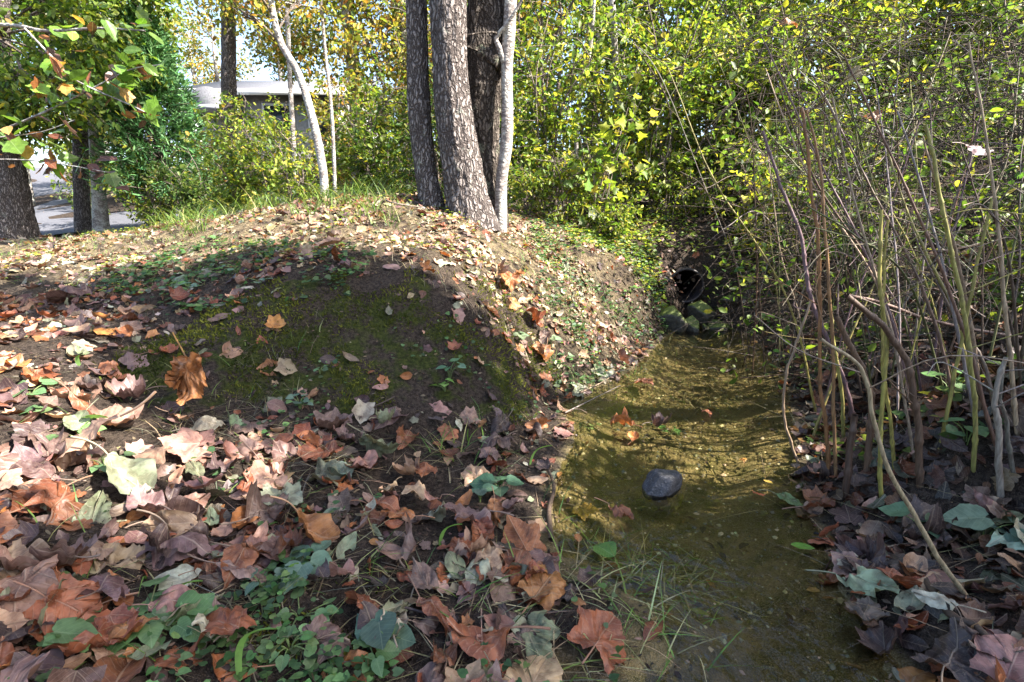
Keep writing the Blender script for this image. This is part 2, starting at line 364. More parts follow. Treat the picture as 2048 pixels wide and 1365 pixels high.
def water_material():
    g = G('shallow_stream_water'); p = g.pos()
    w1 = g.noise(7, 3, g.scale(p, (1.3, .9, 1))); w2 = g.noise(26, 2, g.scale(p, (1.2, .8, 1)))
    nm = g.bump(g.math('ADD', w1, g.math('MULTIPLY', w2, .25)), .22, .05)
    fr = g.node('Fresnel'); fr.inputs['IOR'].default_value = 1.33; g.l.new(nm, fr.inputs['Normal'])
    gl = g.node('BsdfGlossy'); gl.inputs['Roughness'].default_value = .03; g.l.new(nm, gl.inputs['Normal'])
    tr = g.node('BsdfTransparent'); tr.inputs['Color'].default_value = (.92, .90, .76, 1)
    x = g.node('MixShader'); g.l.new(fr.outputs[0], x.inputs[0]); g.l.new(tr.outputs[0], x.inputs[1]); g.l.new(gl.outputs[0], x.inputs[2])
    return g.out(x.outputs[0])
M_WATER = water_material()

# ------------------------------------------------------------------ the setting: ground, stream, driveway
def axis(lo, a, b, hi, step, nfar):
    mid = np.arange(a, b, step); g1 = a - (np.geomspace(step, a - lo, nfar))[::-1]; g2 = b + np.geomspace(step, hi - b, nfar)
    return np.r_[g1, mid, b, g2]
PIPE_C = atY(1372, 572, 5.78); PIPE_R = .19
gx = axis(-320, -3.4, 3.6, 320, .032, 46); gy = axis(-60, .5, 6.4, 620, .032, 46)
X, Y = np.meshgrid(gx, gy); Z = height(X, Y)
V = np.stack([X, Y, Z], -1).reshape(-1, 3)
pu, pv, pd = proj(V); mossy = moss_mask(V[:, 0], V[:, 1], pu, pv)
mw = (mossy * 1.0).reshape(X.shape)
for _ in range(4): mw = (mw + np.roll(mw, 1, 0) + np.roll(mw, -1, 0) + np.roll(mw, 1, 1) + np.roll(mw, -1, 1)) / 5
dryw = sstep(3.0, 4.2, Y) * (1 - sstep(.6, 1.6, X)) * (1 - sstep(9, 12, Y))
sandy = (1 - sstep(1.5, 1.9, Y)) * (1 - sstep(.9, 1.1, X)) * sstep(-.1, .15, X)
gcol = np.stack([.18 + .36 * mw, dryw, sandy], -1).reshape(-1, 3)
nx = len(gx); i = (np.arange(len(gy) - 1)[:, None] * nx + np.arange(nx - 1)[None]).ravel()
GF = np.stack([i, i + 1, i + nx + 1, i + nx], 1)
cen = V[GF].mean(1)
inpipe = (np.hypot(cen[:, 0] - PIPE_C[0], cen[:, 2] - PIPE_C[2]) < PIPE_R * 1.02) & (cen[:, 1] > PIPE_C[1] - .02) & (cen[:, 1] < PIPE_C[1] + 2.2)
GF = GF[~inpipe]
o = mesh('ground', V, GF, M_GROUND, col=gcol); tag(o, 'dark soil bank with moss and stream bed of sand', None, None, 'structure')

wx = np.arange(-.4, 3.4, .05); wy = np.arange(-2.6, 5.9, .05); WX, WY = np.meshgrid(wx, wy)
WV = np.stack([WX, WY, 0 * WX], -1).reshape(-1, 3); nx = len(wx); i = (np.arange(len(wy) - 1)[:, None] * nx + np.arange(nx - 1)[None]).ravel()
WF = np.stack([i, i + 1, i + nx + 1, i + nx], 1); WF = WF[stream_d(WV[WF].mean(1)[:, 0], WV[WF].mean(1)[:, 1]) < .08]
o = mesh('stream_water', WV, WF, M_WATER); tag(o, 'shallow clear stream water over olive sand', None, None, 'structure')

# driveway: a strip laid 4 mm above the ground
M_ROAD = plain('pale_gravel_asphalt', (.12, .12, .135), .9, .1, 40, .3, .4)
rc = catmull([(-5.5, 12.2), (-9, 11.9), (-13, 13.5), (-17, 18), (-23, 25), (-32, 34)], 70)
tn = unit(np.gradient(rc, axis=0)); sd = np.stack([-tn[:, 1], tn[:, 0]], 1)
ws = np.linspace(-1.7, 1.7, 9); RV = rc[:, None] + ws[None, :, None] * sd[:, None]
rz = height(RV[..., 0], RV[..., 1]) + .06
RV3 = np.dstack([RV, rz]).reshape(-1, 3); i = (np.arange(69)[:, None] * 9 + np.arange(8)[None]).ravel()
o = mesh('driveway', RV3, np.stack([i, i + 1, i + 10, i + 9], 1), M_ROAD); tag(o, 'pale grey driveway climbing past the trees', None, None, 'structure')

# ------------------------------------------------------------------ culvert and rocks
M_PIPE = plain('rusted_culvert_metal', (.04, .03, .03), .55, .4, 25, .5, .3)
cul = empty('culvert_pipe', tuple(PIPE_C), 'dark corrugated culvert pipe opening above the pool', 'culvert')
yy = np.linspace(0, 2.2, 134); th = np.linspace(0, 2 * np.pi, 40, endpoint=False)
def pipe_shell(r): 
    rr = r + .008 * np.sin(yy * 2 * np.pi / .066)
    V = np.stack([rr[:, None] * np.cos(th), yy[:, None] * np.ones(40), rr[:, None] * np.sin(th)], -1).reshape(-1, 3)
    i = np.arange(133)[:, None] * 40; j = np.arange(40)[None]; k = (j + 1) % 40
    return V, np.stack([i + j, i + k, i + 40 + k, i + 40 + j], -1).reshape(-1, 4)
Vi, Qi = pipe_shell(PIPE_R - .012); Vo, Qo = pipe_shell(PIPE_R)
add('barrel', raw_mesh('barrel', np.vstack([Vi, Vo]), np.vstack([Qi[:, ::-1], Qo + len(Vi)])), M_PIPE, cul)
tr = np.linspace(0, 2 * np.pi, 41); RP = np.stack([(PIPE_R - .004) * np.cos(tr), 0 * tr, (PIPE_R - .004) * np.sin(tr)], 1)
Vr, Qr = tube(RP, .014, 8); add('rim', raw_mesh('rim', Vr, Qr), M_PIPE, cul)
Vd = np.vstack([[(0, 2.19, 0)], np.stack([PIPE_R * np.cos(th), 0 * th + 2.19, PIPE_R * np.sin(th)], 1)])
add('end_plug', raw_mesh('end_plug', Vd, np.stack([np.zeros(40, int), 1 + np.arange(40), 1 + (np.arange(40) + 1) % 40], 1)), M_PIPE, cul)
cul.rotation_euler = (R(2), 0, R(-9))

import bmesh
def rock_mesh(seed, sub=4, flat=.7):
    bm = bmesh.new(); bmesh.ops.create_icosphere(bm, subdivisions=sub, radius=1)
    P = np.array([v.co[:] for v in bm.verts]); bm.faces.ensure_lookup_table(); Fc = np.array([[v.index for v in f.verts] for f in bm.faces]); bm.free()
    rs = np.random.default_rng(seed); k = unit(rs.normal(size=(11, 3))); d = rs.uniform(.5, .9, 11)
    r = np.min(np.where(P @ k.T > .05, d / np.maximum(P @ k.T, .05), 9), 1); r = np.minimum(r, 1.05)
    r = r * (1 + .05 * fbm(P[:, 0] * 3 + seed, P[:, 1] * 3 + P[:, 2] * 2.3, 4))
    return P * r[:, None] * np.array([1, .85, flat]), Fc
def rock_mat(name, c, moss):
    g = G(name); p = g.pos(); n = g.noise(35, 6, p); n2 = g.noise(130, 4, p)
    cc = g.mix(g.ramp(n, .35, .65), tuple(x * .5 for x in c), c); cc = g.mix(g.math('MULTIPLY', g.ramp(n2, .55, .7), .4), cc, (.2, .2, .2))
    if moss:
        gm = g.node('NewGeometry'); s = g.node('SeparateXYZ'); g.l.new(gm.outputs['Normal'], s.inputs[0])
        cc = g.mix(g.ramp(g.math('ADD', s.outputs[2], g.math('SUBTRACT', n, .5)), .1, .45), cc, (.085, .105, .02))
    return g.out(g.principled(cc, .6, .35, g.bump(g.math('ADD', n, g.math('MULTIPLY', n2, .4)), .8, .012)))
M_SLATE = rock_mat('blue_grey_stone', (.062, .060, .066), False); M_MROCK = rock_mat('mossy_stone', (.10, .09, .075), True)
def rock(u, v, z, s, label, mat, seed, group=None, flat=.7, rz=0):
    p = onz(u, v, z); Vr, Fr = rock_mesh(seed, 4, flat); o = add('rock', raw_mesh('rock', Vr * s, Fr), mat)
    o.location = p; o.rotation_euler = (R(random.uniform(-12, 12)), R(random.uniform(-12, 12)), rz); return tag(o, label, 'rock', group)
rock(1326, 972, .02, .098, 'blue-grey angular stone standing out of the shallow water', M_SLATE, 8, flat=.62, rz=.9)
rock(1348, 645, .08, .19, 'largest mossy boulder below the culvert mouth', M_MROCK, 12, 'mossy rocks under the culvert', .95)
rock(1398, 622, .16, .20, 'mossy boulder with a lit rounded top right under the pipe', M_MROCK, 14, 'mossy rocks under the culvert', .8, 1)
rock(1384, 652, .05, .10, 'thin upright mossy stone between two boulders', M_MROCK, 17, 'mossy rocks under the culvert', 1.3, 2)
for u, v, s, sd_ in [(1295, 648, .13, 21), (1440, 652, .13, 22), (1478, 645, .14, 23), (1320, 668, .05, 24), (1500, 660, .08, 25), (1410, 655, .05, 26), (1270, 655, .09, 27)]:
    rock(u, v, .03, s, 'small dark wet stone at the head of the pool', M_MROCK, sd_, 'small stones at the head of the pool', .7, sd_)
rock(1455, 600, .30, .10, 'mossy stone beside the culvert rim', M_MROCK, 31, 'mossy rocks under the culvert')

# pebbles of the stream bed: too small to pick apart
n = 9000; px = rng.uniform(.1, 2.6, n); py = rng.uniform(.6, 5.2, n); d = stream_d(px, py); k = d < -.02; px, py = px[k], py[k]
pz = height(px, py); s = np.clip(rng.lognormal(-5.4, .55, len(px)), .0025, .017)
OC = np.array([(1, 0, 0), (0, 1, 0), (-1, 0, 0), (0, -1, 0), (0, 0, .7), (0, 0, -.7)]); OF = np.array([(0, 1, 4), (1, 2, 4), (2, 3, 4), (3, 0, 4)])
rot = rng.uniform(0, 6.28, len(px)); cs, sn = np.cos(rot)[:, None], np.sin(rot)[:, None]
ox = OC[None, :, 0] * rng.uniform(.7, 1.5, (len(px), 1)); oy = OC[None, :, 1] * np.ones((len(px), 1))
PV = np.stack([px[:, None] + s[:, None] * (ox * cs - oy * sn), py[:, None] + s[:, None] * (ox * sn + oy * cs), pz[:, None] + s[:, None] * OC[None, :, 2]], -1).reshape(-1, 3)
PF = (OF[None] + (np.arange(len(px)) * 6)[:, None, None]).reshape(-1, 3)
g = G('stream_pebbles'); M_PEB = g.out(g.principled(g.attr(), .5, .4))
o = mesh('pebbles', PV, PF, M_PEB, col=np.repeat(pal(len(px), [(.2, .16, .08), (.12, .1, .06), (.34, .3, .2), (.09, .09, .08)]), 6, 0)); tag(o, 'small sand-coloured pebbles on the stream bed', 'pebbles', None, 'stuff')

# ------------------------------------------------------------------ trees
def crown_leaves(centres, radii, n, L, C, T=T_OVAL, droop=.3, flat=.7):
    """leaves gathered on small sprays through a set of clumps"""
    w = np.array(radii, float) ** 3; k = rng.choice(len(centres), n // 9, p=w / w.sum())
    c = np.array(centres, float)[k]; r = np.array(radii, float)[k]
    tw = c + rand_dirs(len(k)) * (r * rng.uniform(.25, 1, len(k)) ** .5)[:, None] * np.array([1, 1, flat])
    td = unit(tw - c + .6 * rand_dirs(len(k)))
    P = np.repeat(tw, 9, 0) + np.repeat(td, 9, 0) * (rng.uniform(-1, 1, len(k) * 9) * 2.2 * L)[:, None] + rng.normal(size=(len(k) * 9, 3)) * L * .7
    m = len(P); D = unit(np.repeat(td, 9, 0) + .9 * rng.normal(size=(m, 3)) + np.array([0, 0, -droop])); N = unit(rng.normal(size=(m, 3)) * .8 + np.array([0, 0, 1.0]))
    l = L * rng.uniform(.6, 1.25, m); return cloud(P, D, N, l, l * rng.uniform(.85, 1.15, m), C(m), T, rng.uniform(-.3, .1, m))
GREENS = lambda m: pal(m, [(.075, .13, .022), (.13, .19, .03), (.20, .25, .035), (.045, .085, .02), (.34, .30, .04)], [3, 4, 3, 2, .7])
YGREEN = lambda m: pal(m, [(.18, .25, .035), (.28, .31, .045), (.10, .16, .025), (.46, .40, .06), (.05, .09, .02)], [4, 3.5, 2.6, 1.0, 1.0])
AUTUMN = lambda m: pal(m, [(.40, .30, .05), (.30, .26, .05), (.17, .20, .035), (.42, .20, .05), (.10, .14, .03)], [3, 3, 3, 1, 2])
DARKG = lambda m: pal(m, [(.05, .09, .02), (.08, .13, .03), (.12, .16, .035), (.2, .2, .05)], [3, 3, 2, .5])

def tree(name, label, path, radii, mat, cat='tree', group=None, sides=40, rings=110, ridge=.22, lump=.12, seed=1, crown=None, branches=(), colour=GREENS, leaf=.09, nleaf=2500, T=T_OVAL):
    """path: world points of the trunk from the ground up"""
    P = np.asarray(path, float); t = empty(name, tuple(P[0]), label, cat, group)
    C_ = catmull(P, rings); r = np.interp(np.linspace(0, 1, rings), np.linspace(0, 1, len(radii)), radii)
    C_[:, 0] += 0
    Vt, Qt = tube(C_, r, sides, ridge, seed, lump); mesh('trunk', Vt, Qt, mat, t)
    for bp, br in branches:
        B = catmull(bp, 24); Vb, Qb = tube(B, np.linspace(br, br * .35, 24), 9, .1, seed + 3, .1); mesh('branch', Vb, Qb, mat, t)
    if crown:
        cs = [c for c, _ in crown]; rs = [r_ for _, r_ in crown]
        lim = []
        for c, r_ in crown:
            a = C_[min(rings - 1, max(int(rings * .55), int(np.argmin(abs(C_[:, 2] - (c[2] - r_)))) ))]
            mid = (a + np.array(c)) / 2 + np.array([0, 0, .1 * r_]); lim.append((catmull([a, mid, c], 8), np.linspace(max(.012, .1 * r_ * .35), .008, 8)))
            for q in range(5):
                e = np.array(c) + rand_dirs(1)[0] * r_ * .85; lim.append((catmull([mid, np.array(c) * .6 + mid * .4 + .1 * r_ * rand_dirs(1)[0], e], 6), np.linspace(.012, .004, 6)))
        Vl, Ql = tubes(lim, 5); mesh('limbs', Vl, Ql, M_TWIG, t)
        Vc, Qc, Cc = crown_leaves(cs, rs, nleaf, leaf, colour, T); tag(mesh('crown', Vc, Qc, M_LEAF, t, col=Cc), None, None, None, 'stuff')
    return t
def trunk_px(pts, Yb, Yt, top=None):
    """trunk points from pixels: the base on the ground, upper points at depths between Yb and Yt"""
    out = []
    for k, (u, v) in enumerate(pts): out.append(atY(u, v, Yb + (Yt - Yb) * k / max(1, len(pts) - 1)))
    out[0][2] = min(out[0][2], h1(out[0][0], out[0][1]) - .06)
    if top is not None:
        d = unit(out[-1] - out[-2]); d = unit(d + np.array([0, 0, .6])); out.append(out[-1] + d * top * .5); out.append(out[-1] + unit(d + np.array([.05, .05, .4])) * top * .5)
    return np.array(out)
def ball_crown(c, n, spread, r, flat=.7):
    return [(np.array(c) + rand_dirs(1)[0] * spread * np.array([1, 1, flat]) * random.uniform(.3, 1), r * random.uniform(.7, 1.25)) for _ in range(n)]

def px_crown(u0, u1, v0, v1, Yd, n): return [(atY(random.uniform(u0, u1), random.uniform(v0, v1), Yd + random.uniform(-.8, .9)), random.uniform(.4, .75)) for _ in range(n)]
# the cluster on the bank
p = trunk_px([(868, 425), (852, 340), (838, 200), (833, 0)], 5.0, 5.15, 6.5)
tree('oak_tree', 'slim straight lichen-spotted tree on the bank crest, next to the thick trunk', p, [.13, .104, .098, .092, .07, .04], M_OAK, group='trees on the bank crest', seed=2, crown=ball_crown(p[-1], 9, 2.2, .9), nleaf=2600)
p = trunk_px([(945, 470), (930, 370), (905, 200), (897, 0)], 4.85, 4.95, 8)
tree('oak_tree', 'thickest pale trunk with scaly bark and a flared base on the bank crest', p, [.26, .185, .162, .155, .155, .12, .06], M_OAK, group='trees on the bank crest', sides=72, rings=200, ridge=.24, seed=4, crown=ball_crown(p[-1], 12, 2.6, 1.1), nleaf=4200)
p = trunk_px([(985, 455), (968, 300), (965, 150), (990, 0)], 5.35, 5.35, 8)
tree('oak_tree', 'dark knobbly swollen trunk directly behind the thickest trunk', p, [.15, .155, .18, .26, .19, .14, .05], M_OAKD, group='trees on the bank crest', sides=64, rings=180, ridge=.26, lump=.35, seed=9, crown=ball_crown(p[-1], 10, 2.4, 1.0), nleaf=3600,
     branches=[([atY(1008, 120, 5.3), atY(1002, 80, 5.15), atY(985, 65, 5.05), atY(935, 70, 4.95)], .018)])
p = trunk_px([(1000, 465), (1003, 370), (1014, 280), (1014, 130), (1020, 0)], 5.15, 5.15, 6)
tree('sapling_tree', 'slender smooth pale grey stem rising close beside the dark knobbly trunk', p, [.062, .058, .056, .05, .055, .04, .02], M_SMOOTH, group='trees on the bank crest', sides=20, ridge=.05, lump=.25, seed=5,
     branches=[([atY(1010, 135, 5.15), atY(998, 95, 5.1), atY(993, 75, 5.1), atY(1020, 40, 5.05), atY(1055, -20, 5.0)], .03)], crown=ball_crown(p[-1], 6, 1.4, .7), nleaf=1400)
# left background trunks
p = trunk_px([(166, 470), (163, 380), (160, 260), (150, 100), (145, -60)], 11.0, 11.0, 5)
tree('maple_tree', 'straight grey trunk by the driveway with a darker shaded side, left of its twin', p, [.16, .135, .125, .12, .115, .08, .04], M_OAK, group='pair of trunks by the driveway', sides=28, ridge=.12, seed=6, crown=px_crown(60, 300, -60, 150, 11, 14), nleaf=6500, colour=GREENS, leaf=.12)
p = trunk_px([(203, 470), (199, 400), (192, 270), (182, 120), (178, -60)], 10.6, 10.6, 5)
tree('maple_tree', 'straight pale grey trunk by the driveway, the one closer to the cedar', p, [.16, .125, .115, .11, .105, .08, .04], M_SMOOTH, group='pair of trunks by the driveway', sides=28, ridge=.1, seed=7, crown=px_crown(120, 270, -60, 210, 10.4, 9), nleaf=3600, colour=GREENS, leaf=.12)
p = trunk_px([(18, 465), (15, 400), (5, 280), (-10, 120), (-15, -60)], 9.5, 9.5, 5)
tree('oak_tree', 'stout dappled trunk with a spreading root flare beside the driveway', p, [.42, .30, .22, .2, .19, .12, .06], M_OAK, sides=48, ridge=.2, lump=.25, seed=8, crown=px_crown(-80, 170, -60, 250, 9.3, 15), nleaf=5000, colour=GREENS, leaf=.11)
p = trunk_px([(640, 395), (648, 360), (628, 250), (598, 150), (560, 80), (538, -20)], 6.6, 6.9, 4)
tree('sapling_tree', 'thin grey leaning sapling curving over the grassy crest', p, [.06, .05, .048, .045, .04, .035, .025, .015], M_SMOOTH, sides=16, ridge=.06, lump=.2, seed=11, crown=ball_crown(atY(560, -60, 6.9), 6, 1.0, .5), nleaf=900, colour=AUTUMN, leaf=.07)
p = trunk_px([(456, 330), (458, 200), (457, 100), (455, -40)], 15, 15, 5)
tree('oak_tree', 'shaggy grey trunk standing in front of the house against the bright sky', p, [.2, .18, .17, .16, .12, .06], M_OAK, sides=36, ridge=.2, seed=12, crown=ball_crown(atY(560, 20, 15), 8, 2.0, .8), nleaf=3600, colour=AUTUMN, leaf=.12)
for q, (pts, Yd, r0, lab) in enumerate([
        ([(592, 400), (588, 300), (580, 160), (572, -20)], 8.2, .035, 'thin brown upright stem left of the leaning sapling'),
        ([(668, 400), (665, 250), (650, 100), (640, -20)], 7.5, .022, 'very thin pale stem right of the leaning sapling'),
        ([(1237, 420), (1238, 300), (1235, 225), (1228, 60), (1222, -40)], 7.6, .045, 'pale dappled sapling stem standing in the green thicket'),
        ([(1148, 440), (1152, 330), (1155, 230), (1180, 100), (1190, -30)], 7.2, .028, 'thin brown sapling stem in the thicket, nearer the big trunks'),
        ([(1985, 330), (1990, 200), (1985, 80), (1990, -40)], 9.5, .09, 'pale trunk glimpsed through the bramble tangle'),
        ([(2030, 340), (2026, 200), (2040, 60), (2036, -40)], 10.5, .08, 'grey trunk behind the brambles, beyond the pale trunk'),
        ([(300, 380), (298, 200), (296, 120), (288, 20)], 14, .06, 'slim bare tree standing beside the cedar')]):
    p = trunk_px(pts, Yd, Yd, 3)
    tree('sapling_tree', lab, p, [r0 * 1.3, r0, r0 * .95, r0 * .9, r0 * .6, r0 * .3], M_SMOOTH, group='thin trees in the undergrowth', sides=14, rings=60, ridge=.06, lump=.2, seed=30 + q, crown=ball_crown(p[-1], 4, .9, .5), nleaf=700, colour=YGREEN)

# ------------------------------------------------------------------ shrubs
def shrub(name, label, base, hgt, spread, nst, leafn, L, colour, group, T=T_OVAL, cat='shrub', low=.12, lean=(0, 0), bare=.0, mat=None):
    x, y = base; z = h1(x, y) - .03; t = empty(name, (x, y, z), label, cat, group); paths = []; tw = []
    for k in range(nst):
        a = random.uniform(0, 6.28); rr = spread * random.uniform(.25, 1); hh = hgt * random.uniform(.65, 1.05)
        b = np.array([x + random.uniform(-.12, .12) * spread, y + random.uniform(-.12, .12) * spread, z])
        e = np.array([x + rr * math.cos(a) + lean[0] * hh, y + rr * math.sin(a) + lean[1] * hh, z + hh]); m = b * .5 + e * .5 + np.array([-.25 * rr * math.cos(a), -.25 * rr * math.sin(a), .08 * hh]) + rng.normal(size=3) * .05 * hh
        C_ = catmull([b, m, e], 12); r0 = .006 + .006 * hgt * random.uniform(.5, 1.1); paths.append((C_, np.linspace(r0, r0 * .3, 12)))
        for q in range(int(7 + 3 * hgt)):
            s = random.uniform(low, 1); a0 = C_[int(s * 11)]; d = unit(rng.normal(size=3) * np.array([1, 1, .45]) + np.array([0, 0, .25])); ln = hgt * random.uniform(.1, .26) + .15
            e2 = a0 + d * ln + np.array([0, 0, -.12 * ln]); P2 = catmull([a0, a0 + d * ln * .5 + rng.normal(size=3) * .06 * ln, e2], 6); paths.append((P2, np.linspace(r0 * .4, .0018, 6))); tw.append((a0, e2))
    Vs, Qs = tubes(paths, 5); mesh('stems', Vs, Qs, M_TWIG, t)
    A = np.array([a for a, _ in tw]); B = np.array([b for _, b in tw]); k = rng.integers(0, len(A), leafn); s = rng.uniform(.15, 1.08, leafn)[:, None]
    P = A[k] * (1 - s) + B[k] * s + rng.normal(size=(leafn, 3)) * L * .55
    P[:, 2] = np.maximum(P[:, 2], z + .05)
    D = unit(unit(B - A)[k] + .9 * rng.normal(size=(leafn, 3)) + np.array([0, 0, -.25])); N = unit(rng.normal(size=(leafn, 3)) * .75 + np.array([0, 0, 1.0])); l = L * rng.uniform(.55, 1.3, leafn)
    Vc, Qc, Cc = cloud(P, D, N, l, l * rng.uniform(.8, 1.15, leafn), colour(leafn), T, rng.uniform(-.35, .1, leafn))
    tag(mesh('foliage', Vc, Qc, mat or M_LEAF, t, col=Cc), None, None, None, 'stuff'); return t
GT = 'leafy shrubs of the green thicket'
def scatter(n, x0, x1, y0, y1):
    return [(x0 + (x1 - x0) * ((k + random.uniform(.15, .85)) / n), random.uniform(y0, y1)) for k in range(n)]
for k, (x, y) in enumerate(scatter(9, .3, 5.6, 6.6, 7.6)):
    shrub('thicket_shrub', ['yellow-green shrub on the slope right behind the slender pale stem', 'yellow-green shrub on the slope, second from the big trunks', 'yellow-green shrub at the brown sapling stem', 'yellow-green shrub at the pale dappled sapling', 'yellow-green shrub on the slope just short of the culvert', 'yellow-green shrub rooted right above the culvert mouth', 'yellow-green shrub just past the culvert, behind the yellow sprout', 'yellow-green shrub where the slope meets the brambles', 'yellow-green shrub half hidden behind the bramble tangle'][k], (x, y), random.uniform(2.3, 3.3), .85, 6, 2600, .075, YGREEN, GT)
for k, (x, y) in enumerate(scatter(9, .2, 9.5, 8.6, 10.2)):
    shrub('thicket_shrub', ['tall green shrub filling the gap beside the big trunks', 'tall green shrub in the back row, second from the big trunks', 'tall green shrub in the back row behind the pale sapling', 'tall green shrub in the back row, straight above the culvert', 'tall green shrub in the back row, next past the culvert', 'tall green shrub behind the upright orange-brown stalks', 'tall green shrub behind the yellow-green cane', 'tall green shrub at the pale trunk seen through brambles', 'tall green shrub at the far end of the back row'][k], (x, y), random.uniform(4.0, 5.2), 1.25, 6, 3200, .09, GREENS, GT)
for k, (x, y) in enumerate(scatter(8, .5, 16, 12.5, 15)):
    p = np.array([(x, y, h1(x, y) - .1), (x + .1, y, h1(x, y) + 3), (x - .1, y + .1, h1(x, y) + 6), (x + .2, y, h1(x, y) + 8.5)])
    tree('woodland_tree', 'leafy green tree behind the thicket', p, [.14, .11, .08, .03], M_OAK, group='trees behind the thicket', sides=14, rings=30, ridge=.1, seed=50 + k,
         crown=[(np.array([x, y, h1(x, y)]) + np.array([random.uniform(-1.8, 1.8), random.uniform(-1.2, 1.2), random.uniform(1.8, 8.5)]), random.uniform(.7, 1.2)) for _ in range(16)], nleaf=5200, colour=YGREEN if k % 2 else GREENS, leaf=.13)
shrub('thicket_shrub', 'yellow-green shrub filling the hollow above the culvert', (2.75, 7.1), 2.3, .7, 7, 2300, .075, YGREEN, GT)
shrub('thicket_shrub', 'yellow-green shrub between the culvert hollow and the brambles', (3.5, 6.7), 2.2, .7, 7, 2300, .075, YGREEN, GT)
shrub('thicket_shrub', 'small green shrub low beside the culvert hollow', (3.1, 6.2), 1.2, .5, 7, 1300, .06, GREENS, GT)
# low cover on the slope above the pipe and right of the big trunks
for k, (x, y) in enumerate(scatter(8, .0, 3.4, 5.5, 6.3)):
    if abs(x - PIPE_C[0]) < .6: y = 6.6
    shrub('low_shrub', ['low sprout at the foot of the slender pale stem', 'low sprout below the maple-leaved green sprout', 'low sprout halfway from the trunks to the culvert', 'low sprout left beside the culvert', 'low sprout above the culvert crown', 'low sprout hanging over the pipe end', 'low sprout beside the yellow maple sprout', 'low sprout at the edge of the brambles'][k], (x, y), random.uniform(.45, .95), .35, 5, 650, .05, YGREEN, 'low sprouts on the culvert slope', low=.1)
shrub('maple_sprout', 'bright yellow maple-leaved sprout overhanging the culvert mouth', (2.85, 5.95), .85, .5, 5, 150, .11, lambda m: pal(m, [(.55, .52, .07), (.45, .46, .06), (.3, .36, .05)], [3, 2, 1], .12), 'low sprouts on the culvert slope', T_LOBE)
shrub('maple_sprout', 'fresh green maple-leaved sprout close to the pale sapling stem', (1.0, 6.2), 1.5, .5, 5, 240, .12, YGREEN, 'low sprouts on the culvert slope', T_LOBE)
# right bank
for k, (x, y) in enumerate([(3.2, 3.1), (3.9, 3.9), (3.3, 4.6), (4.6, 4.8), (4.9, 3.4), (5.6, 5.6), (6.4, 4.4), (4.2, 5.9), (2.9, 5.3)]):
    shrub('bank_shrub', ['dark twiggy shrub closest behind the snapped cane', 'small-leaved green twiggy shrub behind the yellow-green cane', 'twiggy shrub between the culvert slope and the canes', 'twiggy shrub higher up behind the grey forked stem', 'dark twiggy shrub behind the level pinkish stem', 'twiggy shrub at the foot of the pale trunk', 'dark twiggy shrub at the top of the bank slope', 'twiggy shrub next to the culvert slope sprouts', 'low twiggy shrub at the pool edge beyond the canes'][k], (x, y), random.uniform(1.3, 2.4), .7, 9, 1100, .06, DARKG if k % 2 else GREENS, 'twiggy shrubs on the bank behind the canes', low=.1)
for k, (x, y) in enumerate([(5.8, 7.2), (7.0, 6.8), (8.2, 7.6), (7.6, 9.2), (9.4, 8.6), (10.5, 10.5), (6.6, 8.4), (9.0, 5.6)]):
    shrub('thicket_shrub', ['bright shrub behind the snapped canes, at the culvert slope end', 'bright shrub behind the brambles near the pale trunk', 'bright shrub just right of the pale trunk behind brambles', 'bright tall shrub behind the pale trunk', 'bright shrub beside the grey trunk behind brambles', 'bright tall shrub at the back beyond the grey trunk', 'bright shrub between two trunks behind the brambles', 'bright shrub on the bank top in front of the grey trunk'][k], (x, y), random.uniform(3.0, 4.4), 1.0, 6, 2600, .085, YGREEN, GT)
# left background
for (x, y, hh, sp, n, L, colr, lab) in [
        (-4.4, 8.6, 1.9, .9, 2600, .08, YGREEN, 'rounded yellow-green bush behind the grassy crest'), (-3.3, 8.0, 1.6, .8, 2000, .07, YGREEN, 'leafy bush behind the crest, between the cedar and leaning sapling'),
        (-2.2, 8.6, 1.9, .8, 2200, .08, GREENS, 'green bush behind the leaning sapling'), (-1.2, 8.0, 1.8, .8, 2200, .07, DARKG, 'dark green bush behind the slim lichen-spotted tree'),
        (-.2, 8.4, 2.2, .8, 2200, .08, GREENS, 'green bush behind the thick trunk'), (-5.8, 9.8, 1.5, .8, 2000, .08, DARKG, 'low dark bush under the cedar'),
        (-6.9, 10.2, 1.7, .8, 1900, .08, YGREEN, 'leafy bush between the trunk pair and the cedar'), (-8.0, 13.8, 1.9, .9, 2000, .1, AUTUMN, 'yellowing bush across the driveway behind the trunk pair'),
        (-11.3, 16.5, 3.2, 1.3, 2600, .12, AUTUMN, 'large yellow-green bush beyond the driveway'), (-13.8, 17.4, 3.8, 1.4, 2600, .12, YGREEN, 'tall green bush beyond the driveway'),
        (-10.4, 13.2, .8, .6, 700, .08, DARKG, 'low dark plant by the driveway edge'),
        (-3.8, 11.5, 2.8, 1.1, 2600, .09, AUTUMN, 'golden-leaved tall bush in front of the house'), (-2.0, 11.2, 4.2, 1.1, 2800, .09, AUTUMN, 'golden and green tall bush beside the house end'),
        (-.6, 11.5, 4.4, 1.1, 2600, .09, GREENS, 'tall green bush behind the big trunks'), (-2.7, 9.6, 3.0, .9, 2600, .085, YGREEN, 'tall yellow-green bush right behind the leaning sapling'), (-1.6, 9.9, 2.7, .9, 2200, .085, GREENS, 'green bush between leaning sapling and slim tree'), (-5.6, 12.4, 2.6, 1.0, 2400, .09, YGREEN, 'bush below the arched house dormer')]:
    shrub('background_bush', lab, (x, y), hh, sp, 7, n, L, colr, 'bushes in front of the house and driveway')

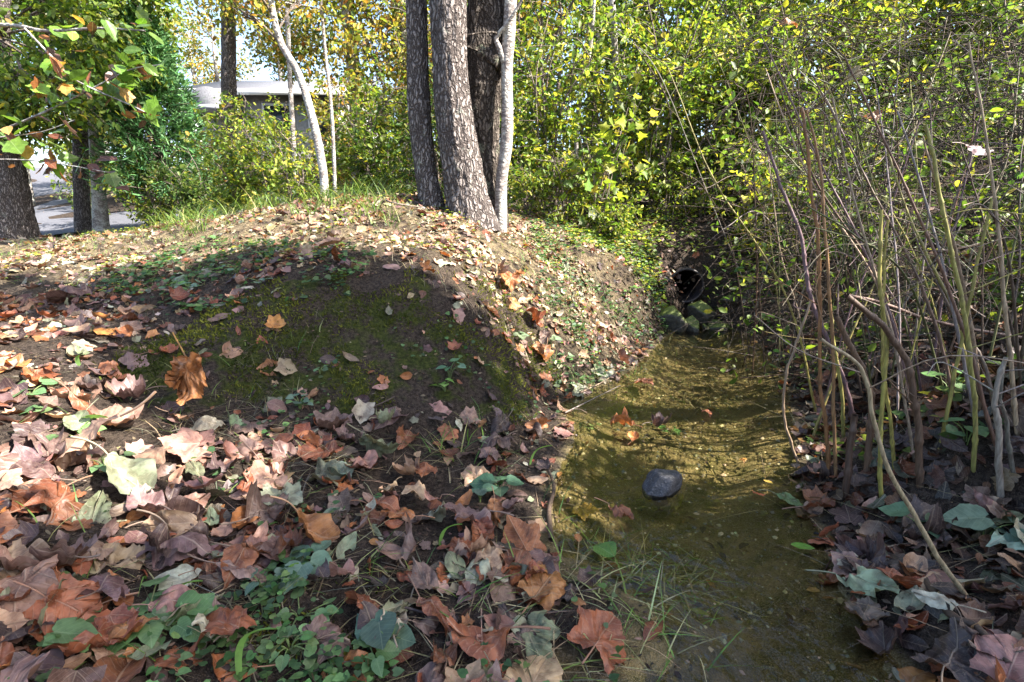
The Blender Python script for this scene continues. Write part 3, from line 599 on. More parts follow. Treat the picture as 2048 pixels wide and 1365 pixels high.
# cedar
def cedar(x, y, hgt, rad, label):
    z = h1(x, y); t = empty('cedar_tree', (x, y, z), label, 'tree'); Vt, Qt = tube(np.array([(x, y, z - .1), (x, y, z + hgt * .5), (x, y, z + hgt)]), [.12, .07, .01], 10); mesh('trunk', Vt, Qt, M_OAKD, t)
    n = 900; s = rng.uniform(.04, 1, n) ** .8; a = rng.uniform(0, 6.28, n); rr = rad * (1 - s) ** .8 * rng.uniform(.8, 1.1, n) + .08; el = rng.uniform(-.1, .5, n)
    B = np.stack([x + 0 * a, y + 0 * a, z + .2 + s * hgt * .95], 1); D = np.stack([np.cos(a) * np.cos(el), np.sin(a) * np.cos(el), np.sin(el)], 1); E = B + D * rr[:, None]
    Vl, Ql = tubes([(np.array([b, e]), np.array([.01, .003])) for b, e in zip(B[::3], E[::3])], 4); mesh('limbs', Vl, Ql, M_TWIG, t)
    m = 17000; k = rng.integers(0, n, m); q = rng.uniform(.35, 1.05, m); P = B[k] + (E - B)[k] * q[:, None] + rng.normal(size=(m, 3)) * .06; Dn = unit(D[k] + .7 * rng.normal(size=(m, 3)) + np.array([0, 0, .15]))
    l = rng.uniform(.09, .19, m); Vc, Qc, Cc = cloud(P, Dn, rand_dirs(m), l, l * .3, pal(m, [(.045, .12, .04), (.07, .17, .055), (.11, .22, .08)]), T_OVAL)
    tag(mesh('crown', Vc, Qc, M_NEEDLE, t, col=Cc), None, None, None, 'stuff')
cedar(*atY(318, 300, 10.6)[:2], 3.9, 1.25, 'dense blue-green cedar beside the house')

# woods beyond
def far_tree(x, y, hgt, label, colr, n=3800, leaf=.22, w=2.0, group='trees of the woods beyond the house', low=.3):
    z = h1(x, y); p = np.array([(x, y, z - .2), (x + .1, y, z + hgt * .4), (x - .1, y, z + hgt * .75), (x, y, z + hgt)])
    tree('woodland_tree', label, p, [.2, .16, .1, .03], M_SMOOTH, group=group, sides=10, rings=20, ridge=.08, seed=int(abs(x * 7)) + 3, crown=[(np.array([x + random.uniform(-w, w), y + random.uniform(-w, w), z + hgt * random.uniform(low, 1.0)]), random.uniform(.8, 1.4)) for _ in range(13)], nleaf=n, colour=colr, leaf=leaf)
for x, y, hg, c in [(-30, 40, 12, AUTUMN), (-25, 44, 12, AUTUMN), (-20, 38, 10, AUTUMN), (-15, 36, 14, AUTUMN), (-10, 34, 15, AUTUMN), (-6, 30, 14, AUTUMN), (-1, 28, 13, GREENS), (4, 27, 12, YGREEN), (10, 26, 13, GREENS), (-36, 44, 13, GREENS)]:
    far_tree(x, y, hg, {-30: 'pale golden tree far up the driveway', -25: 'pale golden tree between the driveway and the cedar', -20: 'pale golden tree behind the cedar', -15: 'pale golden tree in the bright sky gap', -10: 'golden tree rising behind the house roof', -6: 'golden tree behind the right end of the house', -1: 'green tree far behind the big trunks', 4: 'yellow-green tree far behind the pale sapling', 10: 'green tree far behind the brambles', -36: 'green tree at the far end of the driveway'}[x], c)
for x, y, hg in [(-16, 17.5, 9), (-19.5, 19, 9), (-14.8, 21, 10)]:
    far_tree(x, y, hg, 'green and yellow tree shading the driveway', GREENS, 4600, .16, 1.7, 'trees along the driveway', .22)
for x, y, hg in [(-4.2, 14.5, 8), (-1.2, 15.5, 8.5), (-2.6, 14.0, 6.5), (-.2, 13.6, 7)]:
    far_tree(x, y, hg, {-4.2: 'golden tree in front of the middle of the house roof', -1.2: 'golden tree close behind the slim lichen-spotted trunk', -2.6: 'shorter golden tree between the house and leaning sapling', -.2: 'golden tree behind the thickest trunk'}[x], AUTUMN, 4600, .14, 1.4, 'trees in front of the house', .3)
# unseen trees added beyond the frame's right edge, crowns shaped to shade the ground
def shade_tree(base, targets, dist, r, nleaf, label, seed):
    """a tree whose clumps stand between the sun and the shaded ground seen in the photograph"""
    cl = []
    for u, v in targets:
        g_ = ground_hit(u, v)
        if g_ is not None: cl.append((g_ + SDIR * (dist + random.uniform(-.7, .7)), r * random.uniform(.8, 1.2)))
    c = np.mean([c_ for c_, _ in cl], 0); x, y = base; z = h1(x, y)
    p = np.array([(x, y, z - .1), (x - .1, y, z + 2), (.5 * x + .5 * c[0], .5 * y + .5 * c[1], c[2] - .6), (c[0], c[1], c[2] + 1.2)])
    tree('unseen_shade_tree', label, p, [.16, .13, .1, .03], M_OAK, group='unseen shade trees added on the right bank', sides=16, rings=40, ridge=.12, seed=seed, crown=cl, nleaf=nleaf, colour=GREENS, leaf=.11)
shade_tree((5.6, 2.0), [(60, 610), (170, 600), (290, 575), (400, 560), (520, 560), (640, 580), (760, 600), (860, 640), (940, 700), (560, 700), (700, 700), (820, 760), (450, 680), (930, 810), (650, 800), (480, 770), (540, 520), (330, 640), (780, 680)], 7.0, .36, 7500, 'unseen leafy tree added on the right bank to shade the mossy face', 61)
shade_tree((6.0, .2), [(700, 1010), (880, 940), (1010, 1060), (840, 1140), (690, 1230), (520, 1120), (330, 1210), (1000, 1290), (120, 1290), (540, 1310), (760, 900), (230, 1150), (640, 1080), (930, 1200), (1180, 1300), (420, 1290), (60, 1180)], 7.0, .20, 3600, 'unseen leafy tree added on the right bank to dapple the leaf litter', 62)
shade_tree((5.4, -1.0), [(1250, 960), (1400, 1080), (1500, 1200), (1350, 1250), (1750, 1000), (1900, 1100), (1850, 950), (1650, 1250), (1950, 1250), (1700, 850), (1850, 800), (1250, 1120), (1750, 1150)], 5.5, .25, 3600, 'unseen leafy tree added on the right bank to shade stream and mud', 63)

# ------------------------------------------------------------------ house
def box(x0, x1, y0, y1, z0, z1):
    V = np.array([(x, y, z) for z in (z0, z1) for y in (y0, y1) for x in (x0, x1)], float)
    return V, np.array([(0, 2, 3, 1), (4, 5, 7, 6), (0, 1, 5, 4), (2, 6, 7, 3), (0, 4, 6, 2), (1, 3, 7, 5)])
M_WALL = plain('pale_stone_wall', (.36, .35, .34), .9, .1, 14, .3, .5); M_ROOF = plain('grey_roof_shingle', (.16, .16, .175), .85, .15, 20, .35, .4); M_TRIM = plain('white_trim', (.75, .75, .74), .6, .3, 8, .08)
M_GLASS = G('window_glass'); M_GLASS = M_GLASS.out(M_GLASS.principled((.03, .035, .04), .08, .5))
hx0, hx1, hy = atY(388, 250, 19)[0], atY(690, 250, 19)[0], 19.0; hz = 3.2; ht = atY(500, 185, 19)[2]
hs = empty('house', ((hx0 + hx1) / 2, hy + 3, hz), 'pale single-storey house with a grey roof behind bushes', 'house')
def hb(name, *a, mat=M_WALL, parent=hs):
    V, Q = box(*a)
    if parent is not hs: V = V - np.array(hs.location) + 0; me = raw_mesh(name, V, Q, smooth=False); return add(name, me, mat, parent)
    return mesh(name, V, Q, mat, hs, smooth=False)
hb('wall', hx0, hx1, hy, hy + 6, hz - 1.2, ht)
rv = np.array([(hx0 - .4, hy - .5, ht - .02), (hx1 + .4, hy - .5, ht - .02), (hx1 + .4, hy + 3, ht + 1.1), (hx0 - .4, hy + 3, ht + 1.1), (hx0 - .4, hy + 6.5, ht - .02), (hx1 + .4, hy + 6.5, ht - .02)])
rv2 = np.vstack([rv, rv - np.array([0, 0, .14])])
mesh('roof', rv2, [np.array([(0, 1, 2, 3), (3, 2, 5, 4), (7, 6, 9, 8), (8, 9, 10, 11), (0, 6, 7, 1), (4, 5, 11, 10)]), np.array([(0, 3, 9), (0, 9, 6), (3, 4, 10), (3, 10, 9), (1, 7, 8), (1, 8, 2), (2, 8, 11), (2, 11, 5)])], M_ROOF, hs, smooth=False)
hb('fascia', hx0 - .4, hx1 + .4, hy - .53, hy - .5, ht - .2, ht + .0, mat=M_TRIM)
for u in (560, 650):
    wx_ = atY(u, 250, 19)[0]; wo_ = hb('window', wx_ - .55, wx_ + .55, hy - .05, hy + .05, hz + .75, hz + 1.9, mat=M_TRIM); hb('pane', wx_ - .47, wx_ + .47, hy - .06, hy - .052, hz + .83, hz + 1.82, mat=M_GLASS, parent=wo_)
# arched entry hood
hc = atY(422, 212, 18.2); ta = np.linspace(0, np.pi, 16); prof = np.stack([.62 * np.cos(ta), .55 * np.sin(ta)], 1)
HV = np.array([(hc[0] + a, yq, hc[2] + b) for yq in (18.0, 19.0) for a, b in prof]); nq = 16
HF = [np.array([(k, k + 1, k + 17, k + 16) for k in range(15)]), np.array([list(range(16))[::-1]])]
mesh('arched_hood', HV, HF, M_ROOF, hs, smooth=False); hb('hood_band', hc[0] - .7, hc[0] + .7, 17.95, 19, hc[2] - .16, hc[2] - .003, mat=plain('grey_trim', (.3, .3, .34), .7, .2, 10, .1))
for s_ in (-.55, .55): hb('post', hc[0] + s_ - .09, hc[0] + s_ + .09, 18.05, 18.25, hz - 1, hc[2] - .162, mat=M_TRIM)

# ------------------------------------------------------------------ overhanging branch, upper left
M_LEAFB = M_LEAF
br = empty('overhanging_branch', tuple(atY(-260, 60, 3.6)), 'leafy branch with green and russet leaves reaching in over the bank', 'branch')
paths = []; tips = []
def bpath(px, r0):
    P = catmull([atY(u, v, y) for u, v, y in px], 26); paths.append((P, np.linspace(r0, r0 * .3, 26))); return P
b1 = bpath([(-260, 60, 3.6), (0, 50, 3.5), (90, 62, 3.4), (200, 57, 3.3), (290, 62, 3.2)], .014)
b2 = bpath([(50, 58, 3.4), (100, 110, 3.3), (150, 160, 3.2), (260, 210, 3.1), (300, 230, 3.0)], .007)
b3 = bpath([(-120, 300, 3.4), (0, 262, 3.4), (110, 215, 3.3), (180, 180, 3.2), (260, 140, 3.1), (320, 130, 3.05)], .008)
b4 = bpath([(-120, 290, 3.3), (0, 275, 3.2), (80, 265, 3.1), (150, 240, 3.1)], .005)
b5 = bpath([(-100, 320, 3.3), (40, 320, 3.2), (130, 330, 3.1), (215, 345, 3.0)], .005)
Vb, Qb = tubes(paths, 7); mesh('wood', Vb, Qb, M_SMOOTH, br)
LG = [(.16, .27, .03), (.10, .18, .025), (.07, .12, .02)]; LR = [(.16, .05, .025), (.24, .09, .03), (.09, .035, .025), (.36, .2, .05)]
lp = []
for P, n_, wg in ((b1, 28, .85), (b2, 36, .6), (b3, 46, .65), (b4, 10, .5), (b5, 24, .3)):
    for k in range(n_):
        s = random.randint(5, 25); lp.append((P[s] + rng.normal(size=3) * np.array([.05, .05, .035]), random.choice(LG) if random.random() < wg else random.choice(LR)))

# ------------------------------------------------------------------ single leaves with a real outline
HALF = {
    'lobed': [(0, 0), (-.06, .10), (-.05, .24), (-.09, .40), (.02, .43), (.10, .42), (.20, .39), (.28, .46), (.40, .53), (.53, .57), (.57, .49), (.60, .40), (.64, .32), (.70, .30), (.78, .24), (.87, .12), (1, 0)],
    'oval': [(0, 0), (.05, .09), (.14, .19), (.26, .265), (.40, .30), (.55, .285), (.70, .23), (.83, .145), (.93, .06), (1, 0)],
    'oblong': [(0, 0), (.05, .05), (.16, .12), (.30, .18), (.46, .21), (.62, .205), (.76, .165), (.88, .10), (.96, .04), (1, 0)],
    'heart': [(0.05, 0), (-.04, .10), (-.03, .25), (.08, .39), (.24, .45), (.42, .43), (.60, .34), (.78, .21), (.92, .08), (1, 0)],
    'round': [(0, 0), (.03, .16), (.12, .31), (.27, .43), (.45, .48), (.63, .45), (.80, .33), (.93, .17), (1, 0)]}
def leaf_geo(kind, seed, rings=4, k1=.6, k2=.5, crumple=.05, fold=.1, sub=2, tooth=.012):
    rs = np.random.default_rng(seed); H = np.array(HALF[kind], float)
    if sub > 1: H = np.vstack([np.array([H[i] + (H[i + 1] - H[i]) * t / sub for t in range(sub)]) for i in range(len(H) - 1)] + [H[-1:]])
    n = len(H); top = H.copy(); bot = H[1:-1][::-1].copy(); bot[:, 1] *= -1
    top[1:-1] += rs.normal(size=(n - 2, 2)) * tooth; bot += rs.normal(size=bot.shape) * tooth
    O = np.vstack([top, bot]); m = len(O); O[:, 1] *= rs.uniform(.85, 1.1)
    c = np.array([.34 if kind != 'lobed' else .26, 0.0]); P = [c[None]]
    for r_ in range(1, rings + 1): P.append(c + (O - c) * (r_ / rings))
    P = np.vstack(P); F3 = np.array([(0, 1 + j, 1 + (j + 1) % m) for j in range(m)])
    F4 = np.array([(1 + r_ * m + j, 1 + (r_ + 1) * m + j, 1 + (r_ + 1) * m + (j + 1) % m, 1 + r_ * m + (j + 1) % m) for r_ in range(rings - 1) for j in range(m)], int).reshape(-1, 4)
    u, v = P[:, 0], P[:, 1]; ox, oy = rs.uniform(0, 50, 2)
    z = fold * abs(v) + crumple * fbm(u * 4 + ox, v * 4 + oy, 3) * 1.6 + crumple * .9 * fbm(u * 9 + oy, v * 9 + ox, 2)
    e = np.hypot(u - c[0], v) ; z += rs.uniform(-.25, .35) * e ** 3
    ang = rs.uniform(-.7, .7); a = (u - .4) * math.cos(ang) + v * math.sin(ang); b = -(u - .4) * math.sin(ang) + v * math.cos(ang)
    if abs(k1) > 1e-3: a2 = np.sin(k1 * a) / k1; z = z + (1 - np.cos(k1 * a)) / k1
    else: a2 = a
    if abs(k2) > 1e-3: b2 = np.sin(k2 * b) / k2; z = z + (1 - np.cos(k2 * b)) / k2
    else: b2 = b
    x = a2 * math.cos(ang) - b2 * math.sin(ang); y = a2 * math.sin(ang) + b2 * math.cos(ang)
    V = np.stack([x, y, z], 1); V[:, 2] -= np.percentile(V[:, 2], 12)
    stalk_at = V[1 + (rings - 1) * m].copy()
    return V, [F3, F4], np.stack([u, v], 1), stalk_at
LEAFLIB = {}
def leaf_lib(kind, dead, nvar):
    key = (kind, dead)
    if key not in LEAFLIB:
        out = []
        for q in range(nvar):
            rs = np.random.default_rng(q * 13 + len(kind) * 101 + dead)
            if dead: pr = dict(k1=rs.uniform(-1.6, 2.8), k2=rs.uniform(-2.2, 3.4), crumple=rs.uniform(.08, .19), fold=rs.uniform(-.25, .4))
            else: pr = dict(k1=rs.uniform(-.7, .3), k2=rs.uniform(-.5, .5), crumple=.02, fold=rs.uniform(.05, .25))
            V, Fc, uv, st = leaf_geo(kind, q + 5, 4, **pr)
            me = raw_mesh('leaf_blade', V, Fc, uv=uv); me.materials.append(M_FALL if dead else M_FRESH)
            t = np.linspace(0, 1, 7)[:, None]; P = st + t * np.array([-.5, 0, .0]) + np.array([0, 0, 1]) * (t * (1 - t)) * rs.uniform(-.1, .25) + np.array([0, 1, 0]) * t ** 2 * rs.uniform(-.15, .15)
            Vs, Qs = tube(P, np.linspace(.012, .018, 7), 5); ms = raw_mesh('leaf_stalk', Vs, Qs); ms.materials.append(M_FALL if dead else M_FRESH)
            out.append((me, ms))
        LEAFLIB[key] = out
    return LEAFLIB[key]
def fresh_material():
    g = G('fresh_leaf'); base = g.node('ObjectInfo').outputs['Color']
    uv = g.node('UVMap'); uv.uv_map = 'UVMap'; sx = g.node('SeparateXYZ'); g.l.new(uv.outputs[0], sx.inputs[0]); u, v = sx.outputs[0], g.math('ABSOLUTE', sx.outputs[1])
    sec = g.math('FRACT', g.math('MULTIPLY', g.math('SUBTRACT', u, g.math('MULTIPLY', v, .8)), 8.0)); sec = g.math('SUBTRACT', 1.0, g.ramp(g.math('ABSOLUTE', g.math('SUBTRACT', sec, .5)), .02, .1))
    vein = g.math('MAXIMUM', g.math('SUBTRACT', 1.0, g.ramp(v, .004, .018)), g.math('MULTIPLY', sec, .5))
    n = g.noise(45, 3, g.pos()); c = g.mix(g.ramp(n, .35, .65), g.mix(1.0, base, (.7, .72, .7), 'MULTIPLY'), base)
    c = g.mix(g.math('MULTIPLY', vein, .4), c, g.mix(.5, base, (.4, .45, .3)))
    p = g.principled(c, .42, .4, g.bump(vein, -.3, .003)); t = g.node('BsdfTranslucent'); g.put(t.inputs['Color'], g.mix(1.0, c, (1.6, 1.7, .7), 'MULTIPLY'))
    x = g.node('MixShader'); x.inputs[0].default_value = .35; g.l.new(p, x.inputs[1]); g.l.new(t.outputs[0], x.inputs[2]); return g.out(x.outputs[0])
M_FRESH = fresh_material()
def frame(D, N):
    D = Vector(D).normalized(); N = Vector(N); S = N.cross(D).normalized(); N = D.cross(S)
    return Matrix((D, S, N)).transposed().to_quaternion()
def leaf_obj(name, kind, dead, p, D, N, L, col, parent=None, stalk=False, var=None):
    lib = leaf_lib(kind, dead, 16); me, ms = lib[random.randrange(len(lib)) if var is None else var]
    o = bpy.data.objects.new(name, me); COL.objects.link(o); o.rotation_mode = 'QUATERNION'; o.rotation_quaternion = frame(D, N); o.scale = (L, L, L)
    o.color = (*col, 1); o.location = p
    if parent is not None: o.parent = parent; o.location = Vector(p) - parent.location
    if stalk:
        s = bpy.data.objects.new('stalk', ms); COL.objects.link(s); s.parent = o; s.color = (col[0] * .8, col[1] * .75, col[2] * .7, 1)
    return o
def jit(c, a=.18): k = 1 + random.gauss(0, a); return tuple(min(.8, max(.008, x * k * (1 + random.gauss(0, .05)))) for x in c)

for P_, c_ in lp:                                  # leaves of the overhanging branch
    D = unit(np.array([random.uniform(-.3, 1), random.uniform(-.8, .4), random.uniform(-.9, .25)])); N = unit(rng.normal(size=3) * .6 + np.array([0, -.1, 1]))
    leaf_obj('leaf', random.choice(['oval', 'oval', 'lobed', 'oblong']), False, tuple(P_), D, N, random.uniform(.07, .125), jit(c_), br)

# ------------------------------------------------------------------ fallen leaves, one by one
RUST, TAN, PURP, OLIV, DARK, ORNG, PINK, PALE, GRN, YEL = (.23, .075, .032), (.40, .26, .16), (.155, .092, .08), (.20, .215, .13), (.060, .038, .034), (.36, .14, .045), (.30, .17, .13), (.42, .40, .28), (.10, .17, .09), (.50, .38, .06)
CNAME = {RUST: 'rust-red', TAN: 'tan', PURP: 'purple-brown', OLIV: 'dull olive', DARK: 'blackish brown', ORNG: 'orange-brown', PINK: 'pinkish brown', PALE: 'pale straw-coloured'}
SNAME = {'lobed': 'lobed', 'oval': 'oval', 'oblong': 'long narrow'}
def place(u, v, L, kind, col, label, group, dead=True, tilt=.25, lift=.012, ang=None, stalk=True, name='fallen_leaf', var=None, z=None):
    p = ground_hit(u, v) if z is None else onz(u, v, z)
    if p is None: return None
    n = gnormal(np.array([p[0]]), np.array([p[1]]))[0] if z is None else np.array([0, 0, 1.0])
    N = unit(n + rng.normal(size=3) * tilt); a = random.uniform(0, 6.28) if ang is None else ang; D = np.array([math.cos(a), math.sin(a), 0]); D = unit(D - N * (D @ N))
    o = leaf_obj(name, kind, dead, tuple(p + n * lift - D * L * .4), D, N, L, jit(col, .15), None, stalk, var)
    return tag(o, label, 'leaf', group)
HG = 'large fallen leaves at the foot of the mossy bank'
# the upright leaf with its long stalk
p0 = ground_hit(372, 838); hl = empty('fallen_leaf', tuple(p0), 'upright crumpled sunlit leaf with a long stalk pointing up at the moss', 'leaf')
_lv, _lf, _lu, _ = leaf_geo('lobed', 3, 6, k1=.9, k2=2.6, crumple=.24, fold=-.55, sub=3, tooth=.02); _lv[:, 1] *= .8
o = add('blade', raw_mesh('blade', _lv, _lf, uv=_lu), M_FALL, hl); o.rotation_mode = 'QUATERNION'; o.rotation_quaternion = frame((.05, -.45, -1), (.35, -1, .4)); o.scale = (.21,) * 3; o.location = (.02, .03, .165); o.color = (.40, .17, .06, 1)
Pst = catmull([p0 + np.array([.02, .03, .15]), p0 + np.array([.0, .06, .24]), atY(345, 665, p0[1] + .08)], 12) - np.array(p0)
s_ = add('stalk', raw_mesh('stalk', *tube(Pst, np.linspace(.0035, .0028, 12), 6)), M_CANE, hl); s_.color = (.42, .22, .06, 1)
heroes = [(1075, 1225, .15, 'lobed', RUST, 'rust-red wet leaf on the sandy grass tongue by the stream'), (1212, 1262, .155, 'lobed', RUST, 'three-pointed rust leaf with a stalk lying on the stream edge'),
    (915, 1300, .20, 'oval', RUST, 'large broad brown leaf with straight side veins, near the stream bend'), (812, 1090, .16, 'lobed', PINK, 'pale mauve lobed leaf showing star-shaped veins'),
    (990, 1052, .11, 'oval', ORNG, 'glossy orange-brown cupped leaf beside the stream edge'), (770, 1035, .13, 'oval', ORNG, 'curled bright orange leaf next to the pale oval leaf'),
    (832, 965, .14, 'lobed', TAN, 'upright tan folded leaf above the orange curled leaf'), (945, 1180, .10, 'heart', PALE, 'pale green upturned leaf among brown ones'),
    (970, 905, .18, 'lobed', PURP, 'purple-brown lobed leaf at the bank foot by the water'), (655, 965, .14, 'oval', (.07, .10, .08), 'dark blue-green oval leaf lying in dry grass'),
    (1055, 1130, .14, 'lobed', RUST, 'curled rust-red leaf with a raised dark edge near the water'), (130, 935, .27, 'oblong', TAN, 'long tan leaf lying beside the green violet leaves'),
    (290, 1000, .22, 'oval', OLIV, 'large dull olive leaf with pale veins, in the sunny litter'), (180, 1030, .24, 'oblong', OLIV, 'long grey-green leaf overlapping the large olive one'),
    (35, 1040, .16, 'lobed', RUST, 'broad rust-red leaf in the sunlit litter'), (880, 1040, .12, 'oval', PALE, 'pale buff oval leaf pierced by a grass blade'),
    (1790, 1200, .19, 'oblong', (.28, .36, .23), 'long pale green leaf on the black mud of the bank'), (1090, 1335, .17, 'lobed', TAN, 'broad tan leaf on the sand at the stream bend'),
    (330, 900, .19, 'lobed', PINK, 'bleached pinkish leaf right below the upright stalked leaf'), (440, 860, .14, 'oval', PALE, 'pale folded leaf beside the upright stalked leaf'),
    (700, 850, .17, 'lobed', PURP, 'wide purple-brown leaf against the foot of the moss'), (115, 620, .26, 'oval', PURP, 'big mauve leaf lying in the shaded ground ivy'),
    (1960, 1000, .20, 'lobed', PINK, 'large reddish leaf stack piece under the bent grey stems'), (2000, 1100, .17, 'oval', (.24, .30, .22), 'broad silvery green leaf on the far litter by the stems'),
    (560, 1020, .17, 'lobed', PURP, 'crumpled grey-mauve leaf in the middle of the litter'), (390, 1140, .18, 'lobed', DARK, 'dark maroon rolled leaf in the shaded litter'), (150, 1140, .2, 'lobed', PINK, 'broad reddish lobed leaf in the shaded litter'),
    (640, 505, .22, 'oval', PINK, 'large pinkish leaf at the sunny rim of the bank')]
for u, v, L, kd, c, lab in heroes: place(u, v, L, kd, c, lab, HG, tilt=.3, lift=.02)
def zone(u, v):
    if u > 1560: return 'on the muddy bank under the canes', 'fallen leaves on the muddy bank'
    if v > 1130: return 'in the shaded litter beside the green violet plants', 'fallen leaves at the foot of the mossy bank'
    if v > 840: return 'in the litter below the mossy bank face', 'fallen leaves at the foot of the mossy bank'
    if u < 520 and v > 560: return 'on the slope left of the mossy face', 'fallen leaves on the bank slope'
    if u > 1060: return 'on the bank flank above the pool', 'fallen leaves on the bank flank'
    return 'on the leafy upper bank', 'fallen leaves on the upper bank'
LAND = [(1075, 1225, 'rust leaf on the sandy tongue'), (1212, 1262, 'three-pointed rust leaf'), (915, 1300, 'large side-veined brown leaf'), (812, 1090, 'mauve star-veined leaf'), (990, 1052, 'glossy orange cupped leaf'), (770, 1035, 'curled bright orange leaf'), (945, 1180, 'pale green upturned leaf'),
        (970, 905, 'purple-brown leaf at the water'), (655, 965, 'dark blue-green oval leaf'), (130, 935, 'long tan leaf'), (290, 1000, 'large dull olive leaf'), (35, 1040, 'broad sunlit rust leaf'), (880, 1040, 'pale buff oval leaf'), (1790, 1200, 'long pale green leaf on mud'), (372, 838, 'upright stalked leaf'), (700, 850, 'foot of the moss face'),
        (300, 1250, 'large violet clump'), (580, 1300, 'small round-leaved cluster'), (760, 1280, 'bluish green broad-leaved plant'), (390, 1140, 'dark rolled maroon leaf'), (150, 1140, 'broad reddish lobed leaf'), (60, 800, 'sunlit violet clump'), (115, 620, 'big mauve leaf in ground ivy'), (640, 505, 'large pinkish leaf on the rim'), (945, 450, 'thickest trunk'),
        (1100, 690, 'round-leaved plants on the flank'), (1260, 590, 'bright fern-like tuft'), (1845, 985, 'snapped dark cane'), (1950, 945, 'yellow-green cane'), (2000, 1100, 'broad silvery green leaf'), (1960, 1000, 'large reddish leaf'), (1920, 1250, 'dark branch on the mud'), (115, 1310, 'pair of broad green leaves'), (840, 520, 'rim of the moss face'), (560, 1020, 'crumpled grey-mauve leaf'), (1190, 770, 'pale stick at the pool')]
cnt = 0; tries = 0
while cnt < 262 and tries < 3000:
    tries += 1
    q = random.random()
    if q < .60: u, v = random.uniform(-20, 1110), random.uniform(850, 1375)
    elif q < .72: u, v = random.uniform(1640, 2060), random.uniform(880, 1375)
    elif q < .80: u, v = random.uniform(-10, 420), random.uniform(640, 860)
    elif q < .92: u, v = random.uniform(500, 1150), random.uniform(430, 640)
    else: u, v = random.uniform(1050, 1330), random.uniform(620, 850)
    if poly_mask(np.array([u]), np.array([v]), MOSS_POLY)[0] and random.random() < .93: continue
    if u > 480 and u < 760 and v > 1180 and random.random() < .75: continue
    p = ground_hit(u, v)
    if p is None or stream_d(np.array([p[0]]), np.array([p[1]]))[0] < .02: continue
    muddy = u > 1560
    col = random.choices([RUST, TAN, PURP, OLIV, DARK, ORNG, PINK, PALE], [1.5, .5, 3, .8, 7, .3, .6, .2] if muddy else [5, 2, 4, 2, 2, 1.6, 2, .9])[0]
    kd = random.choices(['lobed', 'oval', 'oblong'], [5, 4, 2.5])[0]; zn, gp = zone(u, v)
    L_ = random.uniform(.085, .185); lm_ = min(LAND, key=lambda q_: (q_[0] - u) ** 2 + (q_[1] - v) ** 2)
    place(u, v, L_ * (1 if v > 700 else .85), kd, col, f"{'small' if L_ < .12 else 'big' if L_ > .155 else 'middling'} {CNAME[col]} {SNAME[kd]} dead leaf near the {lm_[2]}", gp, tilt=.34, lift=random.uniform(.004, .035), stalk=random.random() < .5); cnt += 1
# floating and sunken leaves
FG = 'leaves floating on the stream'
for u, v, L, kd, c, lab, z in [(1222, 1110, .085, 'round', (.09, .19, .04), 'round green leaf floating at the stream edge', .006), (1620, 1098, .075, 'oval', (.12, .26, .03), 'small bright green oval leaf floating by the black mud', .006),
        (1530, 963, .045, 'oval', YEL, 'small clear yellow leaf floating near the stone', .006), (1487, 925, .05, 'oval', (.5, .26, .04), 'small yellow leaf with an orange end on the water', .006), (1508, 987, .055, 'oblong', (.42, .12, .03), 'small orange-red leaf floating below the yellow ones', .006),
        (1225, 848, .14, 'lobed', ORNG, 'orange-brown leaf lying flat on the shallow water', .005), (1270, 872, .11, 'oval', (.40, .15, .03), 'curled orange leaf by the orange-brown flat one', .008), (1190, 1030, .10, 'lobed', (.34, .2, .03), 'amber leaf under the water surface near the stick', -.02),
        (1258, 1042, .13, 'oblong', RUST, 'reddish curled leaf half sunk below the stone', .006), (1340, 850, .14, 'lobed', DARK, 'dark rolled leaf sticking up from the water', .012), (1465, 748, .16, 'oval', DARK, 'dark wet leaf raft in the middle of the pool', .01), (1420, 832, .1, 'oval', RUST, 'russet leaf floating in the dappled pool', .006),
        (1155, 1075, .05, 'oval', ORNG, 'small orange leaf caught at the muddy edge', .006), (1600, 1010, .12, 'oval', (.08, .14, .05), 'dark green leaf at the water margin under the canes', .008), (1560, 770, .09, 'oval', ORNG, 'orange leaf drifting against the canes', .006), (1300, 765, .12, 'lobed', RUST, 'rusty leaf with grass on it in the pool', .006), (1360, 1000, .1, 'lobed', (.2, .17, .03), 'sunken olive-yellow leaf right beside the stone', -.04)]:
    place(u, v, L, kd, c, lab, FG, dead=(c not in [(.09, .19, .04), (.12, .26, .03), YEL]), tilt=.05, lift=.004, z=z, name='floating_leaf', stalk=L > .08)

# sunken scraps on the stream bed and along its margins: too small to pick apart
n = 2600; x = rng.uniform(0, 2.7, n); y = rng.uniform(.7, 5.2, n); d_ = stream_d(x, y); k = (d_ < .03) & (rng.random(n) < np.clip(.12 + .9 * np.exp(-(d_ / .10) ** 2) + .7 * fbm(x * 2, y * 2, 3), 0, 1)); x, y = x[k], y[k]; m = len(x); l = rng.uniform(.012, .06, m)
Vm, Qm, Cm = cloud(np.stack([x, y, height(x, y) + rng.uniform(.004, .03, m)], 1), unit(rng.normal(size=(m, 3)) * np.array([1, 1, .12])), unit(rng.normal(size=(m, 3)) * .25 + np.array([0, 0, 1])), l, l * rng.uniform(.25, 1, m), pal(m, [(.10, .06, .03), (.05, .035, .025), (.22, .12, .04), (.16, .14, .05), (.3, .2, .08)], [3, 3, 2, 2, 1]))
tag(mesh('stream_debris', Vm, Qm, M_LEAF, col=Cm), 'sunken brown leaf scraps on the stream bed and margins', 'debris', None, 'stuff')
